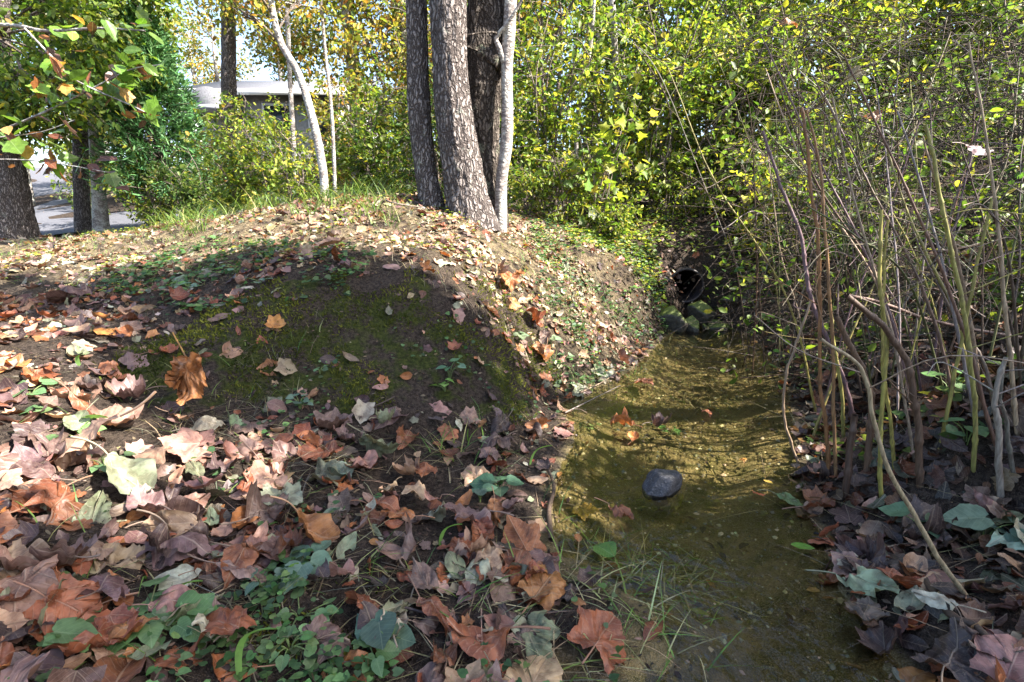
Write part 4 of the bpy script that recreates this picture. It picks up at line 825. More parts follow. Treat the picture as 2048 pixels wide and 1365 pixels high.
# the rest of the litter: one mass
def litter(n_try, x0, x1, y0, y1, smin, smax, dens, rings=2):
    Vs, F3s, F4s, Us, Cs, o = [], [], [], [], [], 0
    lib = [leaf_geo(k, 70 + q, rings, np.random.default_rng(q).uniform(-1, 2), np.random.default_rng(q + 9).uniform(-1.4, 2.2), .09, .15, 1) for k in ('lobed', 'oval', 'oblong') for q in range(5)]
    x = rng.uniform(x0, x1, n_try); y = rng.uniform(y0, y1, n_try); z = height(x, y); u, v, dp = proj(np.stack([x, y, z], 1))
    keep = (dp > .2) & (u > -250) & (u < 2300) & (v < 1500) & (stream_d(x, y) > .0) & (rng.random(n_try) < dens(x, y, u, v))
    x, y, z = x[keep], y[keep], z[keep]; N0 = gnormal(x, y); m = len(x); N = unit(N0 + rng.normal(size=(m, 3)) * .36); a = rng.uniform(0, 6.28, m); D = np.stack([np.cos(a), np.sin(a), 0 * a], 1); D = unit(D - N * (D * N).sum(1, keepdims=True)); S = np.cross(N, D)
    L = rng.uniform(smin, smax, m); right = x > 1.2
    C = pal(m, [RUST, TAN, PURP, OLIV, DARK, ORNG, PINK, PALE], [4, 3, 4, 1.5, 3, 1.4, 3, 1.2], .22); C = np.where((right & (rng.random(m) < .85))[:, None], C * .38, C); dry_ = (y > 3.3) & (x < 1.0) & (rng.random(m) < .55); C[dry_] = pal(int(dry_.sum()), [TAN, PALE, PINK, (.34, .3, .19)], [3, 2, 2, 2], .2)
    kk = rng.integers(0, len(lib), m)
    for q, (V0, (f3, f4), uv, _) in enumerate(lib):
        s = np.where(kk == q)[0]
        if not len(s): continue
        W = np.stack([x[s], y[s], z[s]], 1)[:, None] + (L[s, None, None]) * ((V0[None, :, 0:1] - .4) * D[s, None] + V0[None, :, 1:2] * S[s, None] + V0[None, :, 2:3] * N[s, None]) + .006 * N0[s, None]
        nv = len(V0); off = o + np.arange(len(s)) * nv
        Vs.append(W.reshape(-1, 3)); F3s.append((f3[None] + off[:, None, None]).reshape(-1, 3)); F4s.append((f4[None] + off[:, None, None]).reshape(-1, 4)); Us.append(np.tile(uv, (len(s), 1))); Cs.append(np.repeat(C[s], nv, 0)); o += nv * len(s)
    return np.vstack(Vs), [np.vstack(F3s), np.vstack(F4s)], np.vstack(Us), np.vstack(Cs)
def dens(x, y, u, v):
    d = np.ones_like(x) * .85; mo = moss_mask(x, y, u, v); d[mo] = .13
    d[(u > 1000) & (u < 1340) & (v > 1150) & (y < 2)] = .18; d[(u > 480) & (u < 740) & (v > 1170) & (y < 2)] = .25; d[(y > 2.4) & (y < 3.6) & (x < .2) & ~mo] = .78
    return d * np.clip(.62 + 1.5 * fbm(x * 2.1, y * 2.1, 3), .1, 1)
LT = [litter(7600, -3.6, 3.4, .5, 3.2, .035, .12, dens), litter(5200, -3.6, 3.4, .5, 3.4, .02, .05, dens, 1), litter(15000, -5.5, 5.2, 2.6, 7.2, .03, .085, dens, 1), litter(13000, -4.5, 1.9, 3.2, 5.8, .025, .075, dens, 1), litter(3000, .9, 3.6, .6, 4.2, .04, .13, lambda x, y, u, v: .9 * sstep(.02, .12, stream_d(x, y)), 1), litter(5500, -14, 6, 7, 16, .06, .14, lambda x, y, u, v: .8 + 0 * x, 1)]
ob = np.r_[0, np.cumsum([len(t_[0]) for t_ in LT])]
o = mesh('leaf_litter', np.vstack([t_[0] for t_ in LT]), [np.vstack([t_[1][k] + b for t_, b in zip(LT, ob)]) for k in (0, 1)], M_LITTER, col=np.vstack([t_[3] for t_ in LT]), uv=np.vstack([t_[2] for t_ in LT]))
tag(o, 'mixed brown leaf litter covering the bank and ground', 'leaf litter', None, 'stuff')

# ------------------------------------------------------------------ grass, straw, moss, ground cover
def blades(n_try, x0, x1, y0, y1, dens, lmin, lmax, w, C, up=1.0, spread=.6, curve=.6, nseg=4):
    x = rng.uniform(x0, x1, n_try); y = rng.uniform(y0, y1, n_try); z = height(x, y); u, v, dp = proj(np.stack([x, y, z], 1))
    k = (dp > .2) & (u > -150) & (u < 2200) & (v < 1480) & (rng.random(n_try) < dens(x, y, u, v)); x, y, z = x[k], y[k], z[k]; m = len(x)
    a = rng.uniform(0, 6.28, m); D = np.stack([np.cos(a) * spread, np.sin(a) * spread, np.full(m, up)], 1) + rng.normal(size=(m, 3)) * .15; D = unit(D); S = np.stack([-np.sin(a), np.cos(a), 0 * a], 1)
    L = rng.uniform(lmin, lmax, m); t = np.linspace(0, 1, nseg + 1); cu = curve * rng.uniform(.2, 1.4, m); Hd = np.stack([np.cos(a), np.sin(a), -.6 + 0 * a], 1)
    mid = np.stack([x, y, z - .004], 1)[:, None] + (L[:, None] * t)[..., None] * D[:, None] + (L * cu)[:, None, None] * (t ** 2.2)[None, :, None] * Hd[:, None]
    gz = height(mid[..., 0].ravel(), mid[..., 1].ravel(), False).reshape(m, -1) + .004; gz[:, 0] -= .02
    mid[..., 2] = np.maximum(mid[..., 2], gz)
    ww = w * rng.uniform(.6, 1.4, m)[:, None] * (1 - t ** 1.6 * .92)[None]
    V = np.stack([mid - ww[..., None] * S[:, None] * .5, mid + ww[..., None] * S[:, None] * .5], 2).reshape(m, -1, 3); nv = V.shape[1]
    q = np.array([(2 * i, 2 * i + 1, 2 * i + 3, 2 * i + 2) for i in range(nseg)]); Fq = (q[None] + (np.arange(m) * nv)[:, None, None]).reshape(-1, 4)
    return V.reshape(-1, 3), Fq, np.repeat(C(m), nv, 0)
def merge(parts):
    o = 0; Vs, Qs, Cs = [], [], []
    for V, Q, C in parts: Vs.append(V); Qs.append(Q + o); Cs.append(C); o += len(V)
    return np.vstack(Vs), np.vstack(Qs), np.vstack(Cs)
GR = lambda m: pal(m, [(.12, .20, .04), (.18, .26, .06), (.08, .14, .04), (.30, .30, .12)]); STRAW = lambda m: pal(m, [(.38, .32, .2), (.28, .22, .13), (.2, .16, .1), (.16, .16, .12)])
ink = lambda u0, u1, v0, v1: (lambda x, y, u, v: ((u > u0) & (u < u1) & (v > v0) & (v < v1)) * np.clip(.3 + 2.2 * fbm(x * 2.5, y * 2.5, 3), 0, 1))
gp = [blades(5000, -3.5, 0, 4.2, 6.2, ink(260, 800, 370, 470), .12, .36, .007, GR, 1, .5, .7), blades(2600, -6, -1, 3.8, 7.5, ink(0, 700, 420, 560), .05, .14, .005, GR),
      blades(800, .1, 1.0, .9, 1.7, ink(1050, 1420, 1080, 1365), .06, .17, .0045, lambda m: pal(m, [(.2, .28, .07), (.12, .2, .05), (.38, .34, .18), (.3, .28, .14)]), .7, 1.1, .5), blades(900, -.5, .3, 1.2, 2.3, ink(720, 1130, 880, 1200), .05, .2, .006, GR, 1, .7, .6), blades(1100, -1.6, 0, .7, 3.2, ink(60, 1060, 640, 1365), .04, .13, .004, GR, 1, .7, .6), blades(1600, 0, 1.6, 3.2, 5.6, ink(1000, 1360, 480, 800), .05, .16, .005, GR)]
Vg, Qg, Cg = merge(gp); tag(mesh('grass', Vg, Qg, M_GRASS, col=Cg), 'thin green grass blades on the crest and by the water', 'grass', None, 'stuff')
sp = [blades(6500, -1.6, .45, .8, 2.6, ink(300, 1180, 820, 1365), .06, .22, .0034, STRAW, .12, 1, .15, 3), blades(6500, -3, .6, 1.8, 3.2, ink(0, 1080, 540, 870), .03, .13, .0020, STRAW, .2, 1, .2, 3), blades(8000, -5, 1.9, 3, 6.5, lambda x, y, u, v: .6 + 0 * x, .05, .16, .003, STRAW, .3, 1, .2, 3), blades(5500, -5, 1.7, 3.3, 6.2, lambda x, y, u, v: .7 + 0 * x, .03, .08, .004, GR, .8, .9, .4, 3), blades(2400, 1.0, 4.5, 1, 5, lambda x, y, u, v: .6 + 0 * x, .08, .3, .004, STRAW, .25, 1, .2, 3)]
Vg, Qg, Cg = merge(sp); tag(mesh('dry_straw', Vg, Qg, M_GRASS, col=Cg), 'dry straw stems strewn over the litter', 'straw', None, 'stuff')
# moss
n = 130000; x = rng.uniform(-2.8, .9, n); y = rng.uniform(1.0, 4.2, n); z = height(x, y); u, v, dp = proj(np.stack([x, y, z], 1))
mo = moss_mask(x, y, u, v) * 1.0 + poly_mask(u, v, [(480, 1160), (760, 1170), (700, 1365), (430, 1365)]) * 1.0 + poly_mask(u, v, [(860, 540), (1010, 560), (1130, 760), (1080, 790)]) * .6; k = (dp > .2) & (stream_d(x, y) > .03) & (rng.random(n) < mo * np.clip(.46 + 3.2 * fbm(x * 4.2 + 4, y * 4.2, 4), 0, 1))
x, y, z = x[k], y[k], z[k]; m = len(x); Nn = gnormal(x, y); D = unit(Nn + rng.normal(size=(m, 3)) * .55); l = rng.uniform(.008, .027, m)
shade = np.clip(.5 + 1.2 * fbm(x * 5, y * 5, 3), 0, 1)[:, None]; Cm = np.array([(.04, .055, .012)]) * (1 - shade) + np.array([(.20, .20, .035)]) * shade; Cm = Cm * rng.uniform(.6, 1.4, (m, 1))
Vm, Qm, Cm = cloud(np.stack([x, y, z], 1) - Nn * .002, D, rand_dirs(m), l, l * .55, Cm, T_OVAL); tag(mesh('moss', Vm, Qm, M_MOSS, col=Cm), 'yellow-green moss tufts on the steep bank face', 'moss', None, 'stuff')
# crumbs of dead leaf and bark over the bare soil
n = 26000; x = rng.uniform(-3, 3, n); y = rng.uniform(.6, 5.5, n); k = stream_d(x, y) > -.05; x, y = x[k], y[k]; z = height(x, y); m = len(x); N0 = gnormal(x, y); l = rng.uniform(.006, .028, m)
Vm, Qm, Cm = cloud(np.stack([x, y, z], 1) + N0 * .003, unit(rng.normal(size=(m, 3)) * np.array([1, 1, .3])), unit(N0 + rng.normal(size=(m, 3)) * .5), l, l * rng.uniform(.3, .9, m), pal(m, [(.05, .035, .03), (.12, .08, .06), (.2, .15, .1), (.28, .22, .16), (.09, .05, .035)], [4, 3, 2, 1, 2]))
tag(mesh('leaf_crumbs', Vm, Qm, M_LEAF, col=Cm), 'tiny brown leaf crumbs scattered over the soil', 'leaf crumbs', None, 'stuff')
# small ground cover leaves
def cover(n_try, x0, x1, y0, y1, dens_, L0, L1, C, T):
    x = rng.uniform(x0, x1, n_try); y = rng.uniform(y0, y1, n_try); z = height(x, y); u, v, dp = proj(np.stack([x, y, z], 1)); k = (dp > .2) & (stream_d(x, y) > .03) & (rng.random(n_try) < dens_(x, y, u, v)) & ~((abs(x - PIPE_C[0]) < .32) & (y > 5.2) & (y < 6.05)); x, y, z = x[k], y[k], z[k]; m = len(x)
    N0 = gnormal(x, y); N = unit(N0 + rng.normal(size=(m, 3)) * .35); a = rng.uniform(0, 6.28, m); D = np.stack([np.cos(a), np.sin(a), .1 + 0 * a], 1); l = rng.uniform(L0, L1, m)
    return cloud(np.stack([x, y, z], 1) + N0 * rng.uniform(.01, .05, m)[:, None], D, N, l, l, C(m), T)
IVY = lambda m: pal(m, [(.07, .14, .05), (.10, .18, .06), (.14, .22, .08), (.05, .10, .04)])
nz = lambda f, b: (lambda x, y, u, v: np.clip(b + 2.6 * fbm(x * f, y * f, 3), 0, 1))
def near_ivy(x, y, u, v): return poly_mask(u, v, [(150, 560), (420, 480), (760, 500), (700, 600), (300, 640)]) * np.clip(.5 + 2 * fbm(x * 4, y * 4, 3), 0, 1)
cp = [cover(7000, -2.6, .3, 2.3, 4.2, near_ivy, .018, .045, IVY, T_HEART), cover(11000, -4.5, 2.2, 3, 6.4, nz(2.2, .2), .015, .04, YGREEN, T_OVAL), cover(7000, .2, 2.2, 3.2, 6.0, nz(2.5, .4), .02, .05, IVY, T_OVAL), cover(7000, .6, 3.6, 5.3, 7.2, nz(2.5, .5), .03, .065, YGREEN, T_OVAL), cover(2400, -1.2, .3, .8, 3.0, nz(3, .02), .012, .03, IVY, T_HEART), cover(6000, 1.4, 5, 1.6, 6, nz(2, .35), .03, .07, DARKG, T_OVAL), cover(1500, -.75, -.25, .85, 1.3, nz(5, .2), .012, .03, IVY, T_HEART)]
cp2 = []
o_ = 0
for t_ in cp: cp2.append(t_)
Vo_, Fo_, Co_, off = [], [], [], 0
for V_, Q_, C_2 in cp2: Vo_.append(V_); Fo_.append(Q_ + off); Co_.append(C_2); off += len(V_)
tag(mesh('ground_cover', np.vstack(Vo_), Fo_, M_LEAF, col=np.vstack(Co_)), 'small green ground ivy leaves spread over the bank', 'ground cover', None, 'stuff')

# ------------------------------------------------------------------ green plants by the path, leaf by leaf
def plant(u, v, n_, L, spread, hgt, col, label, kind='heart', group='small green plants in the litter', name='violet_plant'):
    p = ground_hit(u, v)
    if p is None: return
    t = empty(name, tuple(p), label, 'plant', group)
    for k in range(n_):
        a = k * 2.4 + random.uniform(-.4, .4); rr = spread * random.uniform(.35, 1); hh = hgt * random.uniform(.5, 1.1); q = np.array([rr * math.cos(a), rr * math.sin(a), hh])
        st = catmull([p + np.array([0, 0, -.01]), p + q * np.array([.3, .3, .7]), p + q], 7); s_ = mesh('stem', *tube(st, np.linspace(.0024, .0016, 7), 5), M_CANE, t); s_.color = (.14, .2, .06, 1)
        D = unit(np.array([math.cos(a), math.sin(a), random.uniform(-.4, .1)])); N = unit(np.array([0, 0, 1.0]) + rng.normal(size=3) * .25 - .3 * D * 0 + np.array([0, -.25, 0]))
        leaf_obj('leaf', kind, False, tuple(p + q), D, N, L * random.uniform(.7, 1.2), jit(col), t)
VG = (.11, .19, .075); BG = (.12, .19, .13)
plants = [(300, 1250, 9, .075, .10, .05, VG, 'clump of large violet leaves on the shaded litter'), (350, 1285, 6, .07, .09, .05, VG, 'clump of violet leaves touching the mossy patch'), (115, 1310, 2, .085, .05, .05, VG, 'pair of broad green leaves at the end of the leaf litter'), (240, 1330, 5, .05, .07, .04, VG, 'small violet clump between two larger ones'),
    (580, 1300, 9, .035, .07, .03, (.16, .26, .10), 'cluster of small round pale leaves on the moss patch'), (600, 1240, 7, .04, .08, .03, VG, 'creeping green plant above the moss patch'), (760, 1280, 3, .09, .07, .05, BG, 'bluish green broad-leaved plant near the dark vine'), (750, 1330, 4, .05, .06, .05, VG, 'small plant with round leaves beside the dark vine'),
    (160, 880, 4, .08, .09, .06, (.15, .26, .09), 'sunlit violet leaves beside the long tan leaf'), (210, 935, 6, .045, .07, .03, VG, 'low crinkled green rosette in the sunny litter'), (60, 800, 5, .06, .09, .05, VG, 'sunlit violet clump on the slope'), (70, 850, 4, .05, .06, .05, VG, 'small violet plant below the sunlit clump'),
    (900, 760, 7, .055, .08, .09, (.13, .25, .14), 'fresh green leafy seedling growing from the moss face'), (890, 780, 5, .06, .06, .05, (.17, .30, .07), 'bright green five-leaved seedling under the bluish one'), (600, 820, 6, .04, .06, .06, BG, 'small seedling at the foot of the moss face'), (620, 1150, 4, .085, .07, .06, BG, 'blue-green plant beside a crumpled dark leaf'),
    (530, 1190, 4, .06, .06, .06, BG, 'upright blue-green seedling by the moss patch'), (1000, 990, 5, .09, .07, .06, (.06, .12, .07), 'dark green broad-leaved seedling leaning over the water edge'), (960, 1000, 3, .06, .05, .05, BG, 'small seedling left of the dark broad-leaved one'), (640, 745, 4, .03, .05, .03, VG, 'tiny plant in the middle of the moss face'), (470, 545, 7, .04, .10, .04, BG, 'ground ivy clump on the shaded rim'), (380, 580, 7, .045, .10, .04, BG, 'ground ivy clump with round teal leaves'), (520, 570, 6, .04, .09, .04, BG, 'teal ground ivy by the rim of the moss'),
    (300, 590, 5, .04, .08, .04, BG, 'loose ground ivy in the shaded slope'), (1040, 680, 5, .055, .07, .05, (.2, .26, .14), 'pale sunlit plant on the lit bank edge'), (1100, 690, 6, .05, .08, .05, (.2, .27, .15), 'round-leaved plant on the sunny flank'), (1130, 720, 5, .045, .07, .04, (.2, .27, .15), 'round-leaved plant low on the sunny flank'), (1260, 590, 9, .045, .12, .08, (.12, .24, .05), 'bright green fern-like tuft near the culvert'),
    (1340, 870, 5, .05, .08, .04, (.10, .22, .06), 'small green water plant in the stream'), (1180, 860, 5, .04, .07, .03, (.2, .27, .1), 'pale green plant at the stream margin'), (1850, 1080, 4, .10, .09, .06, (.10, .17, .10), 'broad-leaved plant on the black mud'), (1970, 1080, 4, .11, .1, .06, BG, 'silvery green plant under the bent stems'), (1930, 900, 5, .07, .1, .1, (.1, .18, .07), 'green plant between the canes'), (1900, 800, 5, .07, .1, .12, (.1, .19, .06), 'green-leaved plant behind the yellow cane'), (2000, 640, 6, .08, .12, .15, (.14, .24, .06), 'leafy sprout on the slope beyond the bent stems'), (1960, 590, 5, .08, .12, .15, (.12, .2, .06), 'leafy sprout higher on the slope')]
for a in plants: plant(*a)
# grass-like single sprouts
for u, v, h_, lab in [(590, 1170, .12, 'single broad grass blade by the mossy patch'), (880, 1090, .13, 'upright green shoot beside the pale oval leaf'), (480, 1365, .24, 'long arching grass blade in front of the round leaves'), (1060, 930, .16, 'tall green shoot at the bank corner'), (340, 1200, .1, 'short green shoot in the dark litter'), (165, 745, .12, 'green shoot on the sunny slope')]:
    p = ground_hit(min(u, 2040), min(v, 1360)); a = random.uniform(-.6, .6); t = np.linspace(0, 1, 10)[:, None]; C_ = p + t * np.array([.1 * a, 0, h_]) + t ** 2.5 * np.array([.45 * h_, -.1 * h_, -.35 * h_])
    w_ = .010 * (1 - t[:, 0] ** 2) * (.5 + t[:, 0]) + .0006; L_ = C_ - w_[:, None] * np.array([.8, .5, 0]); R_ = C_ + w_[:, None] * np.array([.8, .5, 0]) ; mid = C_ - np.array([0, 0, .004])
    Vb = np.stack([L_, mid, R_], 1).reshape(-1, 3); q = np.array([(3 * i + j, 3 * i + j + 1, 3 * i + j + 4, 3 * i + j + 3) for i in range(9) for j in (0, 1)])
    o = mesh('grass_shoot', Vb, q, M_FRESH, uv=np.zeros((30, 2)) + .3); o.color = (.16, .30, .06, 1); tag(o, lab, 'grass', 'single green shoots')

# ------------------------------------------------------------------ canes on the right bank
def lerp_path(P, n):
    P = np.asarray(P, float); s = np.r_[0, np.cumsum(np.linalg.norm(np.diff(P, axis=0), axis=1))]; t = np.linspace(0, s[-1], n); return np.stack([np.interp(t, s, P[:, k]) for k in range(3)], 1)
def node_tube(P, r0, r1, sides=9, gap=.17, sharp=False):
    n = max(30, int(np.linalg.norm(np.diff(P, axis=0), axis=1).sum() / .012)); n = min(n, 160); C_ = lerp_path(P, n) if sharp else catmull(P, n); w_ = np.linspace(0, 1, n) * len(P) * 2.2; ph_ = random.uniform(0, 90)
    C_ = C_ + .005 * np.stack([fbm(w_ + ph_, w_ * 0 + 3, 2), fbm(w_ + ph_, w_ * 0 + 9, 2), 0 * w_], 1) * np.minimum(1, np.arange(n) / 6)[:, None]; s = np.r_[0, np.cumsum(np.linalg.norm(np.diff(C_, axis=0), axis=1))]
    r = np.linspace(r0, r1, n); ph = ((s / gap) % 1.0); bumpr = np.exp(-((np.minimum(ph, 1 - ph) * gap / .007) ** 2)); r = r * (1 + .42 * bumpr); return C_, tube(C_, r, sides, 0, 1, .06)
def cane(px, r0, r1, col, label, group='tall jointed canes along the water', Yb=None, name='dead_cane', twigs=3, gap=.17, dY=0.0, ground=True, sharp=False):
    """px: pixels from the ground up; the base stands on the ground seen there"""
    p = ground_hit(*px[0][:2]) if Yb is None else atY(*px[0][:2], Yb)
    if p is None: return
    Y0 = p[1]; P = [p - np.array([0, 0, .05 if ground else 0])]
    for k, a in enumerate(px[1:]): P.append(atY(a[0], a[1], (a[2] if len(a) > 2 else Y0 + dY * (k + 1) / (len(px) - 1))))
    P = np.array(P); t = empty(name, tuple(p), label, 'cane', group); C_, (V_, Q_) = node_tube(P, r0, r1, gap=gap, sharp=sharp); o = mesh('stalk', V_, Q_, M_CANE, t); o.color = (*jit(col, .1), 1)
    for k in range(twigs):
        a = C_[random.randint(len(C_) // 4, len(C_) - 2)]; d = unit(np.array([random.uniform(-1, 1), random.uniform(-.6, .6), random.uniform(-.35, .6)])); l = random.uniform(.12, .45); e = a + d * l + np.array([0, 0, -.3 * l * random.random()])
        Vt, Qt = tube(catmull([a, a + d * l * .5 + rng.normal(size=3) * .03, e], 9), np.linspace(r1 * .45, .0012, 9), 5); o = mesh('side_twig', Vt, Qt, M_CANE, t); o.color = (*jit(col, .15), 1)
    return t
CB, CP_, CY, CT, CD, CG = (.13, .075, .05), (.15, .095, .10), (.26, .23, .06), (.30, .22, .15), (.075, .05, .035), (.22, .18, .16)
cane([(1712, 872), (1700, 800), (1660, 690), (1625, 610), (1612, 540), (1600, 470), (1570, 395), (1545, 325), (1525, 262)], .012, .006, CP_, 'long purplish cane leaning left over the pool, pointed at its tip', dY=.1)
cane([(1845, 985), (1838, 860), (1815, 720), (1765, 650), (1692, 592)], .0125, .009, CB, 'thick dark brown cane snapped over at its top', twigs=1, sharp=True, gap=.13)
cane([(1735, 950), (1742, 830), (1745, 790), (1715, 720), (1672, 632)], .0125, .010, CB, 'thick cane with a pale bent upper end beside the snapped one', twigs=1, sharp=True, gap=.13)
cane([(1950, 945), (1950, 830), (1938, 700), (1915, 560), (1890, 445), (1868, 330), (1850, 250)], .0075, .005, CY, 'tall slender yellow-green cane standing on the slope side', twigs=2)
cane([(1690, 880), (1683, 780), (1668, 690), (1660, 600)], .009, .007, CY, 'short yellow cane stub between the dark canes', twigs=0)
cane([(1690, 1000), (1700, 900), (1710, 830)], .013, .011, CD, 'short dark cane stump at the mud edge', twigs=0)
cane([(1660, 960), (1655, 880), (1640, 760), (1640, 620), (1635, 480), (1620, 350), (1605, 215)], .008, .005, (.24, .12, .05), 'upright orange-brown stalk rising high from the mud edge', twigs=2)
cane([(1675, 955), (1668, 830), (1662, 640), (1650, 470), (1640, 330), (1612, 220)], .007, .004, (.25, .13, .06), 'second orange-brown stalk tied up against the first', twigs=2)
cane([(1605, 925), (1580, 880), (1568, 830), (1572, 750), (1592, 690), (1622, 600)], .006, .005, CT, 'thin pale cane bowed out over the water', twigs=1)
cane([(1965, 1195), (1880, 1120), (1830, 1035), (1770, 920), (1745, 830), (1718, 735), (1640, 678)], .007, .004, CT, 'long pale branch slanting from the mud up to the canes', twigs=2, name='leaning_branch', gap=9)
cane([(2060, 678, 2.6), (1950, 660, 2.6), (1850, 637, 2.5), (1760, 605, 2.4), (1690, 590, 2.3)], .008, .007, (.24, .16, .12), 'pinkish stem lying almost level across the canes', Yb=2.6, twigs=2, name='leaning_branch', gap=9, ground=False)
cane([(2010, 1000), (1995, 860), (1990, 790), (2012, 715)], .010, .006, CG, 'grey forked stem on the right of the mud', twigs=3)
cane([(2040, 960), (2012, 850), (2000, 790), (2012, 720)], .007, .004, CG, 'thin grey stem crossing the grey forked one', twigs=2)
cane([(1770, 1010), (1760, 880), (1772, 700), (1760, 560), (1762, 420)], .008, .005, CY, 'greenish cane standing straight behind the thick ones', twigs=2)
cane([(1795, 940), (1778, 820), (1765, 730), (1768, 560), (1775, 440)], .007, .004, CY, 'thin greenish cane next to the straight one', twigs=2)
cane([(1880, 905), (1905, 770), (1930, 650), (1955, 520), (1985, 400)], .007, .004, CY, 'yellowish cane tilting away from the water', twigs=2)
cane([(1620, 760), (1600, 640), (1560, 500), (1535, 300)], .005, .003, CT, 'fine pale stalk at the pool edge', twigs=3)
for k in range(30):
    u = random.uniform(1600, 2050); v = random.uniform(720, 930) - (u - 1600) * .05; lean = random.uniform(-330, 260); top = random.uniform(60, 480)
    cc = random.choice([(CB, 'brown'), (CT, 'tan'), (CY, 'yellow-green'), (CD, 'blackish'), (CG, 'grey'), (CP_, 'purplish')])
    cane([(u, v), (u + lean * .25 + random.uniform(-12, 12), v * .66 + top * .34), (u + lean * .65 + random.uniform(-15, 15), v * .33 + top * .67), (u + lean, top)], random.uniform(.004, .008), .0025, cc[0],
         f'thin {cc[1]} stalk ' + ('tilting over the pool' if lean < -90 else 'tilting away from the pool' if lean > 90 else 'standing almost upright') + ' among the thick canes', 'thin stalks among the canes', twigs=random.randint(2, 4), dY=random.uniform(-.2, .5), name='thin_stalk')
# arching brambles, and the finest tangle as one mass
fine = []
def arch(u0, v0, u1, v1, Y0, Y1, sag):
    a = atY(u0, v0, Y0); b = atY(u1, v1, Y1); m = (a + b) / 2 + np.array([random.uniform(-.1, .1), 0, sag]); return catmull([a, (a + m) / 2 + rng.normal(size=3) * .04, m, (b + m) / 2 + rng.normal(size=3) * .05, b], 18)
for k in range(46):
    u = random.uniform(1480, 2050); p = ground_hit(u, random.uniform(600, 800)); Yb = 3.0 if p is None else p[1]
    p = p if p is not None else atY(u, 700, 3.0)
    u1 = u + random.uniform(-330, 260); v1 = random.uniform(20, 560); e = atY(u1, v1, max(1.7, Yb + random.uniform(-.9, .3)))
    P = catmull([p - np.array([0, 0, .03]), p * .6 + e * .4 + np.array([0, 0, random.uniform(.1, .4)]), p * .25 + e * .75 + np.array([0, 0, random.uniform(.1, .35)]), e], 30)
    col, cn = random.choice([(CD, 'blackish'), (CB, 'brown'), (CG, 'grey'), ((.10, .11, .04), 'green')]); t = empty('bramble_stem', tuple(p), f'{cn} bramble stem arching ' + ('over the pool' if u1 < u - 60 else 'up the bank slope' if u1 > u + 60 else 'steeply upward') + (' high above the canes' if v1 < 260 else ' low among the canes'), 'bramble', 'arching bramble stems')
    o = mesh('stalk', *tube(P, np.linspace(.005, .0022, 30), 6), M_CANE, t); o.color = (*jit(col), 1)
    for q in range(4):
        a = P[random.randint(8, 28)]; d = unit(np.array([random.uniform(-1, 1), random.uniform(-.7, .4), random.uniform(-.6, .5)])); l = random.uniform(.15, .5); o = mesh('side_twig', *tube(catmull([a, a + d * l * .5 + rng.normal(size=3) * .05, a + d * l + np.array([0, 0, -.25 * l])], 9), np.linspace(.002, .001, 9), 4), M_CANE, t); o.color = (*jit(col), 1)
for k in range(1500):
    u = random.uniform(1440, 2080); v = random.uniform(20, 760); Yd = random.uniform(2.3, 4.6) + max(0, 1700 - u) * .003; a = atY(u, v, Yd)
    if a[2] < h1(a[0], a[1]) + .05: continue
    d = unit(rng.normal(size=3) * np.array([1, .7, .7])); l = random.uniform(.15, .6); P = catmull([a, a + d * l * .5 + rng.normal(size=3) * .06 * l * 2, a + d * l + np.array([0, 0, -.2 * l])], 7); fine.append((P, np.linspace(random.uniform(.0014, .0032), .0008, 7)))
Vf, Qf = tubes(fine, 4); tag(mesh('twig_tangle', Vf, Qf, M_BRAMBLE), 'fine leafless twig tangle over the right bank', 'twigs', None, 'stuff')
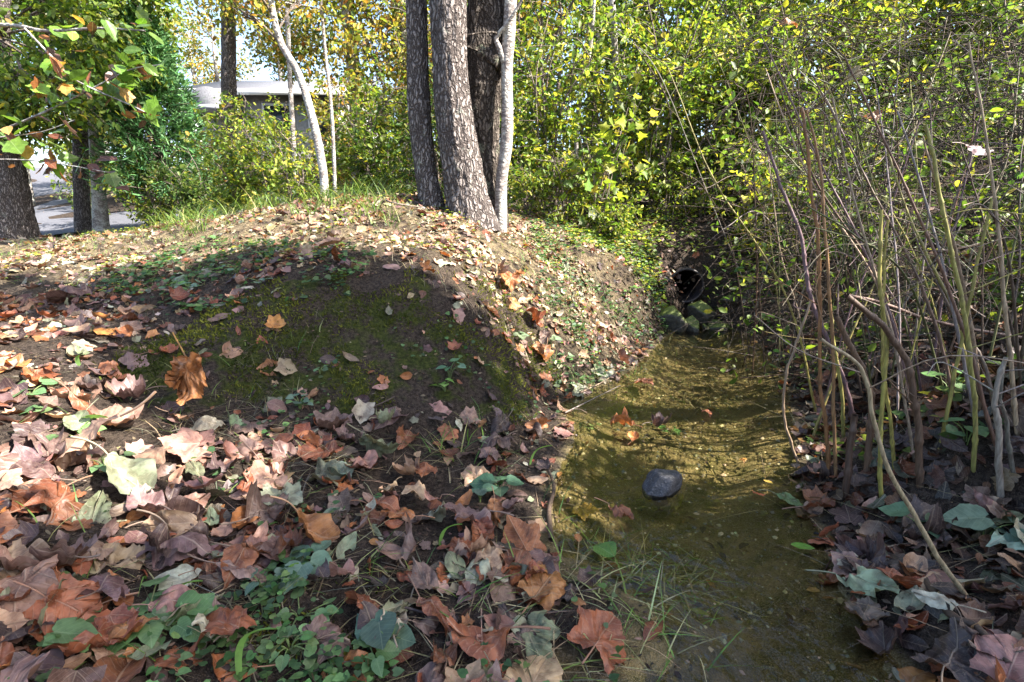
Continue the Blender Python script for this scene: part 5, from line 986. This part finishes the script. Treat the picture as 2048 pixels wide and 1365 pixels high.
# sparse leaves caught in the tangle
n = 1500; uu = rng.uniform(1420, 2060, n); vv = rng.uniform(120, 780, n); YY = rng.uniform(2.8, 4.8, n); P = np.array([atY(a, b, c) for a, b, c in zip(uu, vv, YY)]); k = P[:, 2] > height(P[:, 0], P[:, 1]) + .05; P = P[k]; m = len(P); l = rng.uniform(.03, .07, m)
Vc, Qc, Cc = cloud(P, rand_dirs(m), unit(rng.normal(size=(m, 3)) * .7 + np.array([0, 0, 1])), l, l, GREENS(m)); tag(mesh('tangle_leaves', Vc, Qc, M_LEAF, col=Cc), 'small green leaves hanging in the twig tangle', 'leaves', None, 'stuff')
for u, v, Yd, L, c, lab in [(1980, 300, 2.2, .13, (.17, .10, .11), 'large mauve dead leaf caught in the brambles'), (1595, 48, 3.2, .12, (.3, .13, .04), 'brown withered leaf hanging high in the thicket'), (1760, 235, 2.9, .10, (.25, .13, .07), 'curled brown leaf snagged on the bramble crossing'), (1735, 155, 2.6, .13, (.36, .30, .14), 'long yellowed blade caught slanting in the twigs'), (1990, 240, 2.5, .06, (.2, .33, .04), 'bright green leaf glowing in the brambles')]:
    o = leaf_obj('caught_leaf', 'oval' if L != .13 else 'oblong', True, tuple(atY(u, v, Yd) - np.array([.5 * L, 0, 0])), (1, .1, -.15 if u != 1735 else .45), (.1, -.7, .7), L, c, None, True); tag(o, lab, 'leaf', 'leaves caught in the tangle')

# ------------------------------------------------------------------ sticks lying about
M_STICK = M_CANE
for px, r_, col, lab in [([(1102, 1090), (1098, 1030), (1108, 985), (1098, 950)], .010, CD, 'dark wet stick standing at the stream edge'), ([(790, 1350), (770, 1290), (765, 1240), (800, 1225), (850, 1235)], .006, (.06, .045, .045), 'dark hooked vine stem on the litter'),
        ([(110, 1120), (170, 1165), (240, 1180), (330, 1130)], .003, CD, 'thin dark twig across the shaded litter'), ([(1160, 790), (1210, 765), (1250, 735)], .005, CT, 'pale stick along the pool margin'), ([(1130, 830), (1190, 800), (1240, 775)], .004, CG, 'grey twig by the shallow margin'), ([(560, 890), (640, 870), (790, 800)], .006, CD, 'dark stick at the foot of the moss face'),
        ([(1480, 760), (1540, 755), (1590, 750)], .004, CB, 'floating brown twig near the canes'), ([(1700, 1130), (1780, 1100), (1880, 1090)], .004, CT, 'pale stick across the black mud'), ([(1850, 1175), (1900, 1245), (1950, 1270), (2015, 1345)], .012, CD, 'thick grey rotten branch on the right mud'), ([(420, 1200), (520, 1150), (600, 1110)], .0025, CT, 'straw-thin pale twig above the moss patch'), ([(0, 545), (60, 540), (140, 520)], .004, CB, 'brown twig on the shaded slope'), ([(700, 1290), (640, 1260), (560, 1290)], .003, CT, 'thin twig over the round leaves'), ([(1000, 1240), (1060, 1220), (1100, 1195)], .003, (.2, .26, .08), 'green stem lying beside the rust leaf'), ([(830, 395), (800, 385), (770, 400), (850, 420), (885, 430)], .006, CG, 'arched fallen twig at the foot of the slim tree')]:
    P = []
    for u, v in px:
        q = ground_hit(u, v)
        if q is None: q = onz(u, v, .01)
        if q[2] < 0: q = onz(u, v, .008)
        P.append(q + np.array([0, 0, r_ * 1.2 + .008]))
    P = np.array(P); n_ = 26; o = mesh('stick', *tube(catmull(P, n_), np.linspace(r_, r_ * .55, n_), 8, 0, 2, .25), M_STICK); o.color = (*col, 1); tag(o, lab, 'stick', 'sticks on the bank')
